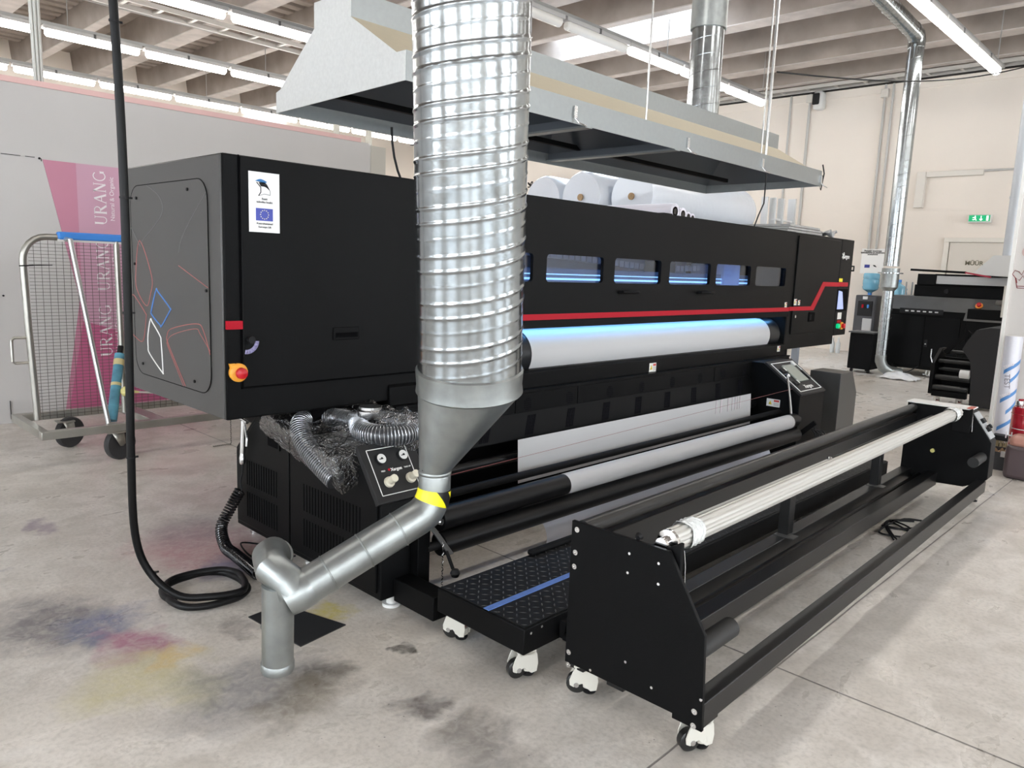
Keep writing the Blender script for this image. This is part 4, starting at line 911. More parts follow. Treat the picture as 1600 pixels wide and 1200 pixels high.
# ================================================================== BIG DUCT WITH REDUCER AND WYE
DU = thing('spiral_duct', 'large galvanized spiral duct with reducer, elbow and capped wye in the foreground', 'duct', (1.05, 1.92, .1))
ax0 = Vector((1.555, 1.665, .945)); ax1 = Vector((1.470, 1.595, 1.60)); dax = (ax1-ax0).normalized(); ax2 = ax0 + dax*2.6
DRr = .157
def ductprof(p0, p1, r):
    L_ = (p1-p0).length; d_ = (p1-p0).normalized(); u = d_.orthogonal().normalized(); w = d_.cross(u)
    nseg = 56; nz = int(L_/.0035); pitch = .131; m2 = MB(); vs = []
    for j in range(nz+1):
        h = L_*j/nz
        for i in range(nseg):
            a = 2*PI*i/nseg; ph = ((h/pitch) - i/nseg) % 1.0
            # two rounded ridges and one sharp seam per pitch
            g = 0
            for (c_, wd, am) in ((.33, .045, .0030), (.64, .045, .0030)):
                dd_ = abs(ph-c_)
                if dd_ < wd: g += am*(1+math.cos(PI*dd_/wd))/2*1.0
            dd_ = min(ph, 1-ph)
            if dd_ < .02: g += .0020*(1-dd_/.02)
            rr_ = r+g
            vs.append(p0 + d_*h + (u*math.cos(a)+w*math.sin(a))*rr_)
    fs = [(j*nseg+i, j*nseg+(i+1) % nseg, (j+1)*nseg+(i+1) % nseg, (j+1)*nseg+i) for j in range(nz) for i in range(nseg)]
    m2.add(vs, fs); return m2
ductprof(ax0, ax2, DRr).build('spiral_pipe', GALV, DU)
MB().lathe([(DRr+.001, -.028), (DRr+.007, -.022), (DRr+.004, 0), (DRr+.007, .045), (DRr+.002, .05)], ax0, dax, n=48).build('joint_collar', GALVD, DU)
rb = Vector((1.485, 1.735, .668)); rd = Vector((-.05, -.02, -1)).normalized()
# eccentric reducer
m2 = MB(); n_ = 48; ring0 = []; ring1 = []
u = dax.orthogonal().normalized(); w = dax.cross(u)
for i in range(n_):
    a = 2*PI*i/n_; ring0.append(ax0 - dax*.026 + (u*math.cos(a)+w*math.sin(a))*DRr); ring1.append(rb + (u*math.cos(a)+w*math.sin(a))*.0485)
m2.add(ring0+ring1, [(i, (i+1) % n_, n_+(i+1) % n_, n_+i) for i in range(n_)]); m2.build('reducer_cone', GALVD, DU)
m2 = MB().lathe([(.0485, -.0), (.0515, .004), (.0515, .010), (.049, .014), (.050, .018), (.050, .06)], rb, (0, 0, -1), n=36); m2.build('reducer_collar', GALVD, DU)
m_ = MB()
for i in range(14): a = 2*PI*i/14; m_.cyl(rb+Vector((math.cos(a)*.048, math.sin(a)*.048, .006)), rb+Vector((math.cos(a)*.0505, math.sin(a)*.0505, .006)), .0022, n=6)
m_.build('rivets', mat('dark rivet', (.08, .08, .08), .5), DU)
e0 = rb + Vector((0, 0, -.06)); e1 = Vector((1.480, 1.735, .545)); wy = Vector((1.095, 1.865, .345))
dn = (wy-Vector((1.480, 1.735, .545))).normalized()
pts = [e0]; 
for i in range(1, 9):
    t_ = i/8; a = e0.lerp(e1, t_); b3 = e1.lerp(e1+dn*.055, t_); pts.append(a.lerp(b3, t_))
MB().tube(pts, lambda i: .0505+.0045*min(1, i/5), n=30, cap=False).build('elbow', GALVD, DU)
tp = MB().tube([p for p in pts[:4]], lambda i: .0516+.0010*i, n=30, cap=False)
hz_m = bpy.data.materials.new('hazard tape'); hz_m.use_nodes = True; nt = hz_m.node_tree; bb = nt.nodes['Principled BSDF']
tc = nt.nodes.new('ShaderNodeTexCoord'); sp_ = nt.nodes.new('ShaderNodeSeparateXYZ'); nt.links.new(tc.outputs['Object'], sp_.inputs[0])
ma = nt.nodes.new('ShaderNodeMath'); ma.operation = 'MULTIPLY_ADD'; nt.links.new(sp_.outputs[0], ma.inputs[0]); ma.inputs[1].default_value = 1.0
mb2 = nt.nodes.new('ShaderNodeMath'); mb2.operation = 'MULTIPLY'; nt.links.new(sp_.outputs[2], mb2.inputs[0]); mb2.inputs[1].default_value = .65; mo_ = nt.nodes.new('ShaderNodeMath'); mo_.operation = 'ADD'; nt.links.new(mb2.outputs[0], mo_.inputs[0]); mo_.inputs[1].default_value = -.005; nt.links.new(mo_.outputs[0], ma.inputs[2])
mc = nt.nodes.new('ShaderNodeMath'); mc.operation = 'WRAP'; nt.links.new(ma.outputs[0], mc.inputs[0]); mc.inputs[1].default_value = 0; mc.inputs[2].default_value = .105
md_ = nt.nodes.new('ShaderNodeMath'); md_.operation = 'GREATER_THAN'; nt.links.new(mc.outputs[0], md_.inputs[0]); md_.inputs[1].default_value = .038
mx = nt.nodes.new('ShaderNodeMix'); mx.data_type = 'RGBA'; nt.links.new(md_.outputs[0], mx.inputs[0]); mx.inputs[6].default_value = (.01, .01, .01, 1); mx.inputs[7].default_value = (.88, .80, .01, 1)
nt.links.new(mx.outputs[2], bb.inputs['Base Color']); bb.inputs['Roughness'].default_value = .35
tp.build('hazard_tape', hz_m, DU)
s0_ = e1+dn*.052
MB().cyl(s0_, wy+dn*.02, .0550, n=32, cap=False).build('diagonal_pipe', GALVD, DU)
Ld = (wy-s0_).length
for q in (.07, .19, .31): 
    if q < Ld: MB().lathe([(.0550, -.003), (.0570, -.001), (.0570, .001), (.0550, .003)], s0_+dn*q, dn, n=32).build('pipe_seam', GALVD, DU)
# wye: branch collar, leg to the floor with cap and stub to the rear left
MB().lathe([(.0555, -.03), (.0575, -.02), (.0575, .02), (.052, .05)], wy, dn, n=32).build('wye_collar', GALVD, DU)
hub = Vector((1.045, 1.905, .385)); foot = Vector((1.055, 1.93, .085))
MB().cyl(hub+Vector((0, 0, -.02)), foot, .046, n=32).build('drop_leg', GALVD, DU)
MB().lathe([(.0, 0), (.047, .0), (.049, .006), (.049, .028), (.0465, .032)], foot+Vector((0, 0, -.004)), (0, 0, 1), n=32).build('end_cap', GALVD, DU)
MB().lathe([(.046, -.003), (.0485, 0), (.046, .003)], foot+Vector((0, 0, .14)), (0, 0, 1), n=32).build('pipe_seam', GALVD, DU)
bk = Vector((1.17, 2.12, .37))
MB().tube([wy+Vector((-.02, 0, 0)), Vector((1.065, 1.885, .375)), Vector((1.04, 1.93, .405)), Vector((1.07, 2.00, .415)), Vector((1.12, 2.07, .39)), Vector((1.15, 2.11, .36))], .050, n=30).build('rear_branch', GALVD, DU)
MB().lathe([(.0505, -.008), (.055, -.006), (.055, .004), (.0505, .006)], (1.15, 2.11, .36), (.5, .6, -.5), n=30).build('branch_flange', GALVD, DU)
MB().tube([(1.15, 2.11, .36), (1.19, 2.16, .30), (1.21, 2.19, .20), (1.22, 2.20, .02)], .022, n=12).build('support_leg', BLACKM, DU)
tag(MB().prism([(1.227, 2.454), (1.368, 2.469), (1.455, 2.171), (1.255, 2.140)], 'z', .0, .004).build('floor_plate', mat('dark floor plate', (.015, .016, .018), .5)), 'flat black plate on the floor under the duct wye', 'floor plate')
# ================================================================== HANGING BLACK CABLE WITH COIL
HC = thing('black_cable', 'thick black cable hanging from the ceiling and coiled on the floor', 'cable', (1.2, 2.79, 0))
pts = [(.86, 2.62, 3.4), (.905, 2.62, 2.05), (.915, 2.62, 1.55), (.918, 2.64, 1.0), (.925, 2.68, .62), (.955, 2.76, .30), (1.00, 2.76, .14), (1.07, 2.68, .055), (1.17, 2.61, .045)]
for i in range(1, 26):
    a = -PI/2 + 2*PI*i/14; rr_ = .145+.008*math.sin(i*1.7)
    pts.append((1.200+rr_*math.cos(a)*1.0, 2.745+rr_*math.sin(a)*1.12, .045-.024*min(1, i/10)))
cb = MB().tube(curve(pts, False, 6), .0135, n=12); cb.build('cable', mat('black cable sheath', (.006, .006, .0065), .4, spec=.22), HC)
for q in ((.915, 2.62, 1.47), (.917, 2.64, 1.10), (.926, 2.685, .60), (1.02, 2.79, .12), (.87, 2.62, 3.2), (.905, 2.62, 2.0)):
    MB().lathe([(.0150, -.003), (.0155, 0), (.0150, .003)], q, (0.03, 0, 1), n=14).box(q[0]+.013, q[0]+.024, q[1]-.003, q[1]+.003, q[2]-.003, q[2]+.003).build('cable_tie', INK, HC)
# ================================================================== CASTERS (for wheeled frames)
def caster(parent, x, y, z, ang):
    # white levelling caster: plate, body with foot pad, black wheel
    c, s_ = math.cos(ang), math.sin(ang)
    R_ = lambda px, py, pz: Vector((x+px*c-py*s_, y+px*s_+py*c, z+pz))
    ux, uy = Vector((c, s_, 0)), Vector((-s_, c, 0))
    b = MB().obox(R_(0, 0, -.003), ux*.032, uy*.032, Vector((0, 0, .003))).build('caster', IVORY, parent, bevel=.001)
    prof_ = [(-.034, -.008), (.026, -.008), (.036, -.028), (.044, -.052), (.042, -.068), (.030, -.074), (.014, -.064), (.004, -.060), (-.008, -.072), (-.022, -.082), (-.040, -.078), (-.044, -.050), (-.040, -.020)]
    m2 = MB(); hw = .024
    for (a, b2) in ((-hw, -hw+.005), (hw-.005, hw)):
        n_ = len(prof_); vs = [R_(p[0], a, p[1]) for p in prof_]+[R_(p[0], b2, p[1]) for p in prof_]
        m2.add(vs, [tuple(range(n_-1, -1, -1)), tuple(range(n_, 2*n_))]+[(i, (i+1) % n_, n_+(i+1) % n_, n_+i) for i in range(n_)])
    m2.obox(R_(-.005, 0, -.014), ux*.026, uy*hw, Vector((0, 0, .006)))
    m2.lathe([(.024, 0), (.025, -.016), (.024, -.024)], R_(-.018, 0, -.052), (0, 0, 1), n=18)
    m2.build('fork', IVORY, b, bevel=.001)
    w0, w1 = R_(.022, -.014, -.068), R_(.022, .014, -.068)
    MB().lathe([(.012, 0), (.026, 0), (.0315, .004), (.0315, .024), (.026, .028), (.012, .028)], w0, (w1-w0), n=24).build('wheel', mat('black nylon wheel', (.012, .012, .012), .3), b)
    MB().cyl(R_(.022, -.025, -.066), R_(.022, .025, -.066), .008, n=12).build('axle_bolt', STEEL, b)
    MB().lathe([(.020, 0), (.023, .006), (.010, .012), (.008, .03)], R_(-.018, 0, -.094), (0, 0, 1), n=18).build('foot_pad', INK, b)
    MB().lathe([(.019, 0), (.019, .006)], R_(-.018, 0, -.050), (0, 0, 1), n=12).build('adjuster_wheel', mat('rust red adjuster', (.25, .05, .04), .5), b)
    return b
# ================================================================== STEP PLATFORM
SP = thing('step_platform', 'low black tread plate platform with a blue tape line', 'platform', (1.63, 1.67, 0))
PX0, PX1, PY0, PY1, PZ0, PZ1 = 1.63, 4.95, 1.463, 1.875, .105, .192
MB().box(PX0, PX1, PY0, PY1, PZ0, PZ1).build('deck_frame', BLACK, SP, bevel=.004)
tm = bpy.data.materials.new('tread plate'); tm.use_nodes = True; bsd = tm.node_tree.nodes['Principled BSDF']; bsd.inputs['Base Color'].default_value = (.010, .010, .0105, 1); bsd.inputs['Roughness'].default_value = .5; bsd.inputs['Specular IOR Level'].default_value = .15
MB().box(PX0+.008, PX1-.008, PY0+.008, PY1-.008, PZ1, PZ1+.003).build('tread_plate', tm, SP)
m2 = MB(); i = 0; s_ = .030
x_ = PX0+.02
while x_ < PX1-.02:
    y_ = PY0+.02; j = 0
    while y_ < PY1-.015:
        ang = PI/4 if (i+j) % 2 else -PI/4
        d_ = Vector((math.cos(ang), math.sin(ang), 0)); sd_ = Vector((-d_.y, d_.x, 0)); c = Vector((x_, y_, PZ1+.003))
        m2.add([c-d_*.0125, c+sd_*.0030, c+d_*.0125, c-sd_*.0030, c+Vector((0, 0, .002))], [(0, 1, 4), (1, 2, 4), (2, 3, 4), (3, 0, 4)])
        y_ += s_; j += 1
    x_ += s_; i += 1
m2.build('tread_lugs', mat('worn tread lug', (.045, .045, .045), .4, spec=.5), SP, smooth=False)
MB().box(PX0+.003, 3.6, 1.625, 1.650, PZ1+.0035, PZ1+.0052).build('blue_tape', BLUET, SP)
MB().lathe([(.0045, 0), (.0045, .002)], (1.66, PY0, .172), (0, -1, 0), n=10).lathe([(.0045, 0), (.0045, .002)], (1.71, PY0, .178), (0, -1, 0), n=10).build('screws', CHROME, SP)
for (x_, y_, a) in ((1.685, 1.83, 1.9), (1.675, 1.505, PI-.4), (4.9, 1.83, 1.2), (4.9, 1.505, .5)): caster(SP, x_, y_, PZ0, a)
MB().box(1.80, 1.84, 1.44, 1.463, .11, .17).cyl((1.82, 1.44, .15), (1.82, 1.42, .15), .014, n=12).cyl((1.80, 1.44, .12), (1.80, 1.42, .12), .012, n=12).build('latch_fittings', BLACKM, SP)
tag(MB().box(2.08, 4.5, 1.842, 1.873, PZ1+.0055, PZ1+.026).build('tension_bar', BLACKM, bevel=.008), 'loose black rounded bar lying along the rear edge of the step platform', 'bar')
# ================================================================== TAKE-UP UNIT
TU = thing('take_up_unit', 'long black take up frame on white casters with white shaft', 'take-up unit', (1.70, .885, 0))
pan = [(.881, .100), (.972, .100), (.972, .114), (1.348, .114), (1.348, .563), (1.016, .563), (.894, .366)]
UX1 = 5.0
lp = MB().prism(pan, 'x', 1.70, 1.712).build('left_side_plate', BLACK, TU, bevel=.0015)
for (y_, z_) in ((1.326, .54), (1.340-.012, .469), (1.329, .425), (1.333, .150), (1.333, .109), (.905, .150), (.905, .109)): MB().lathe([(.0085, 0), (.0085, .003), (.004, .003), (.004, .001)], (1.70, y_, z_), (-1, 0, 0), n=14).build('socket_bolt', CHROME, lp)
m_ = MB()
for (y_, z_) in ((1.140, .521), (1.045, .521), (1.142, .464), (1.042, .463), (1.13, .20), (1.04, .16), (.89, .19), (1.25, .125)): MB().lathe([(.0042, 0), (.0042, .002)], (1.70, y_, z_), (-1, 0, 0), n=10).build('small_screw', CHROME, lp)
rp = [(.881, .050), (.960, .050), (1.348, .050), (1.348, .575), (1.016, .575), (.894, .400), (.881, .17)]
rp = [(.881, .185), (.90, .165), (1.0, .115), (1.348, .10), (1.348, .575), (1.010, .575), (.885, .400)]
rb_ = MB().prism(rp, 'x', UX1, UX1+.13).build('right_drive_box', BLACK, TU, bevel=.003)
MB().box(UX1-.01, UX1+.135, 1.0, 1.352, .575, .581).build('white_cover_sheet', mat('white top sheet', (.85, .84, .82), .4), TU)
MB().box(UX1-.005, UX1+.10, 1.0, 1.03, .5815, .584).build('red_sticker', mat('worn red sticker', (.55, .12, .08), .5), TU)
cs0 = Vector((0, 1.005, .568)); cs1 = Vector((0, .888, .405)); cd = (cs1-cs0).normalized(); cn = Vector((0, cd.z, -cd.y)); cn = Vector((0, -.81, .58)).normalized()
cx = MB().obox(Vector((UX1+.065, 0, 0))+(cs0+cs1)/2+cn*.004, (.055, 0, 0), cd*.085, cn*.003).build('control_label', mat('grey label plate', (.40, .41, .42), .4), TU)
MB().obox(Vector((UX1+.06, 0, 0))+cs0+cd*.075+cn*.014, (.025, 0, 0), cd*.014, cn*.008).build('switch', INK, TU); MB().obox(Vector((UX1+.06, 0, 0))+cs0+cd*.13+cn*.014, (.02, 0, 0), cd*.014, cn*.008).build('switch', INK, TU)
MB().lathe([(.012, 0), (.014, .02), (0, .022)], Vector((UX1+.09, 0, 0))+cs0+cd*.12+cn*.008, cn, n=14).build('speed_knob', INK, TU)
MB().box(1.712, UX1, 1.292, 1.346, .412, .512).build('upper_beam', BLACKB, TU, bevel=.003)
MB().box(3.0, UX1-.05, 1.287, 1.2915, .428, .438).build('ruler_strip', mat('dull ruler strip', (.20, .20, .19), .5), TU)
MB().cyl((1.712, 1.315, .543), (UX1, 1.315, .543), .025, n=24).build('rear_roller', MATS['dark grey roller'], TU)
MB().box(1.712, UX1, 1.285, 1.346, .095, .17).build('lower_rear_beam', BLACKB, TU, bevel=.003)
MB().box(1.712, UX1, 1.14, 1.20, .095, .17).build('lower_middle_beam', BLACKB, TU, bevel=.003)
MB().box(1.712, UX1, .885, .935, .108, .175).build('front_beam', BLACKB, TU, bevel=.003)
MB().box(1.712, 1.80, .887, .933, .100, .108).build('beam_foot', BLACKB, TU)
MB().cyl((1.712, 1.24, .13), (UX1, 1.24, .13), .018, n=18).build('slack_roller', RUBBER, TU)
for x_ in (3.18, 4.38):
    MB().box(x_, x_+.06, 1.29, 1.335, .17, .425).build('post', BLACKB, TU, bevel=.002); MB().box(x_-.03, x_+.03, 1.25, 1.34, .17, .174).build('post_foot_plate', BLACKG, TU)
for (x0_, x1_) in ((1.712, 1.91), (UX1-.2, UX1)): MB().cyl((x0_, .925, .31), (x1_, .925, .31), .029, n=24).build('stub_roller', mat('foam sleeve', (.014, .014, .014), .6), TU)
# shaft
sh = MB(); prs = []
for i in range(36):
    a = 2*PI*i/36; prs.append((1.055+(.034 if i % 3 else .0310)*math.cos(a), .567+(.034 if i % 3 else .0310)*math.sin(a)))
sh.prism(prs, 'x', 1.765, UX1-.12); SH = sh.build('expanding_shaft', ALU, TU)
MB().box(1.9, 3.0, 1.082, 1.092, .582, .590).build('grip_strip', FILM, SH); MB().box(3.02, UX1-.5, 1.082, 1.092, .582, .592).build('black_strip', INK, SH)
MB().lathe([(.006, 0), (.012, .006), (.012, .014), (.004, .02)], (3.01, 1.087, .586), (1, 0, 0), n=12).build('strip_clip', STEEL, SH)
for (xa, xb_) in ((1.83, 1.90), (UX1-.27, UX1-.19)):
    m2 = MB(); n_ = 40; rows_ = 12
    m2.grid(lambda u, v: Vector((xa+(xb_-xa)*u+.006*math.sin(v*21), 1.055+(.0385+.0022*math.sin(u*19)*math.cos(v*40)+.002*math.sin(v*13))*math.cos(2*PI*v), .567+(.0385+.0022*math.sin(u*19)*math.cos(v*40)+.002*math.sin(v*13))*math.sin(2*PI*v))), rows_, n_*2)
    m2.build('bubble_wrap_band', mat('crumpled white wrap', (.72, .74, .73), .25, coat=.5, bump=.5, bscale=90), SH)
MB().lathe([(.033, 0), (.033, .012), (.018, .014), (.018, .045)], (1.765, 1.055, .567), (-1, 0, 0), n=24).build('shaft_journal', CHROME, SH)
for x_ in (1.722, UX1-.03):
    bk_ = MB().prism([(1.0, .44), (1.09, .44), (1.09, .545), (1.075, .565), (1.03, .565), (1.0, .585), (.992, .585), (.992, .5)], 'x', x_, x_+.014).build('shaft_bearing_bracket', BLACKM, TU, bevel=.002)
    MB().lathe([(.006, 0), (.006, .008)], (x_+.014, 1.008, .555), (1, 0, 0), n=12).lathe([(.006, 0), (.006, .008)], (x_+.014, 1.012, .515), (1, 0, 0), n=12).build('bracket_screws', CHROME, bk_)
    MB().tube([(x_+.02, .996, .56), (x_+.024, .992, .52), (x_+.022, .988, .45)], .002, n=5).build('pin_chain', STEEL, bk_)
MB().lathe([(.008, 0), (.012, .01), (0, .014)], (1.712, 1.125, .568), (1, 0, .3), n=12).build('stop_knob', INK, TU)
MB().cyl((UX1-.012, 1.18, .30), (UX1, 1.18, .30), .012, n=12).build('yellow_plug', mat('brass plug', (.6, .55, .2), .3), TU)
for (x_, y_, z_, a) in ((1.745, 1.305, .112, 2.2), (1.765, .93, .100, PI-.5), (UX1+.07, 1.30, .10, .3), (UX1+.10, .955, .115, .2)): caster(TU, x_, y_, z_, a)
TU.rotation_euler = (0, 0, math.radians(.95))
# loose cable on the floor under the frame
cbp = []
random.seed(11)
for i in range(16): cbp.append((4.25+.28*math.cos(i*1.45)*(.6+.4*math.sin(i)), 1.14+.10*math.sin(i*1.9), .006+.002*(i % 3)))
tag(MB().tube(curve(cbp), .005, n=6).build('loose_cable', INK), 'thin black cable tangled on the floor under the take up frame', 'cable')
# ================================================================== MESH TROLLEY (LEFT)
TR = thing('mesh_trolley', 'zinc plated trolley with wire mesh side and black wheels', 'trolley', (1.9, 5.25, 0))
tz = .235; tx0, tx1, ty0, ty1 = 1.16, 3.05, 4.95, 5.62
m_ = MB(); s_ = .045
tx0 = 1.22
m_.box(tx0, tx1, ty0, ty0+s_, tz-.05, tz).box(tx0, tx1, ty1-s_, ty1, tz-.05, tz).box(tx0, tx0+s_, ty0+s_, ty1-s_, tz-.05, tz).box(tx1-s_, tx1, ty0+s_, ty1-s_, tz-.05, tz).box(1.85, 1.93, ty0+s_, ty1-s_, tz-.045, tz).box(2.55, 2.60, ty0+s_, ty1-s_, tz-.045, tz)
TF = m_.build('base_frame', ZINC, TR, bevel=.003)
yr = 5.34
fr = MB(); top = 1.37
pp = [(1.30, yr, tz), (1.28, yr, .8), (1.27, yr, 1.22)]
for i in range(1, 7): a = PI/2*i/6; pp.append((1.27+.13*(1-math.cos(a)), yr, 1.22+.15*math.sin(a)))
pp += [(2.9, yr, top), (2.95, yr, top-.03), (2.96, yr, tz)]
fr.tube(pp, .020, n=12); fr.build('tube_hoop', ZINC, TR)
me_ = MB()
x_ = 1.33
while x_ < 2.93: me_.cyl((x_, yr+.004, tz), (x_, yr+.004, 1.35), .0016, n=4, cap=False); x_ += .040
z_ = tz+.02
while z_ < 1.34: me_.cyl((1.30, yr, z_), (2.95, yr, z_), .0018, n=4, cap=False); z_ += .021
me_.build('wire_mesh', mat('dark wire', (.12, .11, .10), .45, metal=.6), TR, smooth=False)
MB().tube([(1.50, 5.30, 1.36), (1.50, 5.22, 1.36), (1.60, 5.0, tz)], .015, n=10).build('brace_tube', mat('bright zinc tube', (.55, .55, .54), .3, metal=.85), TR)
MB().tube([(1.80, 5.33, 1.36), (1.80, 5.30, tz)], .018, n=10).build('upright_tube', ZINC, TR)
MB().tube([(1.29, 5.34, .60), (1.20, 5.34, .60), (1.185, 5.34, .61), (1.185, 5.34, .74), (1.20, 5.34, .755), (1.28, 5.34, .755)], .009, n=8).build('side_handle', ZINC, TR)
MB().tube([(2.52, 5.0, tz), (2.52, 5.0, .30)], .018, n=10).build('stub_post', ZINC, TR)
MB().cyl((1.245, 5.32, 1.19), (1.32, 5.32, 1.195), .004, n=6).cyl((1.32, 5.32, 1.195), (1.42, 5.31, 1.20), .003, n=5).build('cable_tie', INK, TR)
MB().box(1.46, 2.90, 5.31, 5.365, 1.355, 1.405).build('blue_foam_strip', BLUE, TR, bevel=.012)
MB().box(1.46, 2.90, 5.315, 5.36, 1.345, 1.36).build('white_backing', FILM, TR)
def wheel(x, y, ang, r=.102):
    b = MB().box(x-.05, x+.05, y-.04, y+.04, tz-.058, tz-.05).build('caster', ZINC, TR)
    c, s2 = math.cos(ang), math.sin(ang); ax_ = Vector((-s2, c, 0)); f_ = Vector((c, s2, 0)); ctr = Vector((x, y, r)) + f_*.03
    m2 = MB()
    for q in (-1, 1):
        m2.add([Vector((x, y, tz-.055))+ax_*.03*q-f_*.04, Vector((x, y, tz-.055))+ax_*.03*q+f_*.04, ctr+ax_*.03*q+f_*.018, ctr+ax_*.03*q-f_*.018+Vector((0, 0, -.012)), ], [(0, 1, 2, 3)])
    m2.build('fork', ZINC, b, solid=.004)
    MB().lathe([(.050, -.020), (.064, -.022), (.094, -.022), (.102, -.012), (.102, .012), (.094, .022), (.064, .022), (.050, .020)], ctr, ax_, n=32).build('tyre', mat('grey black rubber tyre', (.03, .03, .032), .55), b)
    MB().lathe([(.014, -.028), (.018, -.014), (.048, -.012), (.063, -.020), (.063, .020), (.048, .012), (.018, .014), (.014, .028)], ctr, ax_, n=32).build('wheel_hub', mat('dull hub metal', (.35, .34, .32), .4, metal=.7), b)
for (x_, y_, a) in ((1.63, 4.98, .3), (1.49, 5.48, .4), (2.8, 4.98, 2.8), (2.8, 5.5, .2)): wheel(x_, y_, a)
# chain hanging from the trolley end
m_ = MB()
for i in range(16): 
    z_ = .24-i*.0145; m_.tube([(2.36+.003*(i % 2), 4.93, z_), (2.36-.003*(i % 2), 4.93, z_-.012)], .0035, n=5)
for i in range(10): m_.tube([(2.36-.013*i, 4.93, .006), (2.36-.013*i-.010, 4.935, .008)], .004, n=5)
tag(m_.build('steel_chain', mat('old chain', (.18, .17, .15), .5, metal=.6)), 'small steel chain hanging to the floor at the trolley end', 'chain')
# taped tube leaning on the trolley with yellow ended rod
t = thing('taped_tube', 'blue and green taped tube leaning on the mesh trolley', 'tube', (1.62, 5.0, tz))
a_, b_ = Vector((1.63, 5.03, tz+.008)), Vector((1.75, 5.20, .64))
MB().cyl(a_, b_, .030, n=16).build('tube_body', mat('blue green tape wrap', (.09, .28, .38), .55, noise=.45, nscale=9), t)
dd_ = (b_-a_).normalized(); MB().cyl(b_, b_+dd_*.055, .018, n=14).build('black_end', INK, t)
for (h0, h1) in ((.37, .41), (.23, .25)): MB().cyl(a_+dd_*h0, a_+dd_*h1, .0315, n=16).build('masking_tape', mat('masking tape', (.60, .50, .25), .6), t)
t = thing('thin_rod', 'thin pale rod with yellow taped end lying across the trolley', 'rod', (1.8, 5.1, .4))
r0 = Vector((1.725, 5.08, .415)); r1 = Vector((2.56, 5.05, .30))
MB().cyl(r0, r1, .006, n=8).build('rod', mat('pale rod', (.6, .58, .55), .4), t); MB().lathe([(.012, -.02), (.032, 0), (.030, .03), (.010, .06), (.007, .09)], r0, (r1-r0), n=16).build('yellow_tape_end', mat('yellow tape end', (.70, .62, .25), .6), t)
# ================================================================== BACKGROUND: SECOND PRINTER
M2 = thing('small_printer', 'black cabinet printer with silver top rail near the cream door', 'printer', (11.8, 2.7, 0))
MB().box(11.5, 12.4, 2.62, 3.62, .10, .96).build('cabinet_body', BLACK, M2, bevel=.01)
MB().box(11.5, 12.4, 1.3, 2.62, .10, .60).build('lower_cabinet', BLACK, M2, bevel=.01)
MB().prism([(11.46, .92), (11.60, 1.11), (12.4, 1.11), (12.4, .92)], 'y', 2.35, 3.64).build('sloped_top', BLACKG, M2, bevel=.005)
MB().box(11.40, 12.3, 1.35, 2.62, .62, .98).build('front_hood', BLACK, M2, bevel=.01)
MB().prism([(11.38, .82), (11.55, 1.04), (12.2, 1.04), (12.2, .82)], 'y', 1.35, 2.65).build('hood_top', BLACKG, M2)
for (a, b_) in ((3.14, 3.58), (2.70, 3.13)): MB().box(11.488, 11.5, a, b_, .15, .84).build('cabinet_door', BLACK, M2, bevel=.004)
MB().box(11.478, 11.488, 3.075, 3.115, .42, .52).build('door_lock', INK, M2); MB().cyl((11.48, 3.095, .46), (11.47, 3.095, .46), .01, n=10).build('lock_cylinder', CHROME, M2)
MB().box(11.46, 11.5, 2.92, 3.47, .87, .94).build('button_panel', INK, M2)
for q in range(6): MB().box(11.452, 11.46, 2.98+q*.075, 3.02+q*.075, .895, .912).build('key', mat('pale key', (.6, .6, .58), .4), M2)
MB().lathe([(.045, 0), (.045, .01)], (11.53, 2.52, 1.02), (-.8, 0, .6)).build('stop_base', ORANGE, M2); MB().lathe([(.025, .01), (.028, .04), (0, .045)], (11.53, 2.52, 1.02), (-.8, 0, .6)).build('stop_button', MATS['red plastic'], M2)
MB().box(11.75, 12.3, 1.5, 3.40, 1.11, 1.27).build('upper_body', BLACKM, M2, bevel=.01)
MB().box(11.72, 11.75, 1.5, 3.12, 1.29, 1.40).build('silver_rail', mat('brushed silver', (.40, .39, .38), .35, metal=.6), M2); MB().box(11.70, 12.2, 3.12, 3.36, 1.27, 1.42).build('rail_end_cap', BLACKM, M2, bevel=.006)
MB().box(11.75, 12.2, 1.5, 3.12, 1.27, 1.41).build('rail_body', BLACKM, M2); MB().box(11.71, 12.2, 1.5, 3.14, 1.41, 1.425).build('top_lid', BLACKM, M2)
MB().cyl((11.62, 2.52, .72), (11.62, 1.5, .72), .09).build('media_roll', mat('grey media', (.45, .45, .46), .4), M2)
MB().lathe([(.03, 0), (.03, .04)], (11.75, 2.98, 1.19), (-1, 0, 0)).build('round_knob', INK, M2)
for y_ in (3.5, 2.75): MB().cyl((11.6, y_, 0), (11.6, y_, .10), .035).build('foot', BLACKM, M2)
coil([(11.45, 3.06, .07), (11.42, 2.9, .055), (11.45, 2.6, .05)], .03, .008, 22).build('white_coil_cord', FILM, M2)
MB().tube(curve([(11.5, 3.50, .14), (11.42, 3.42, .05), (11.42, 3.28, .05), (11.5, 3.16, .14)]), .008, n=6).build('drooping_cord', INK, M2)
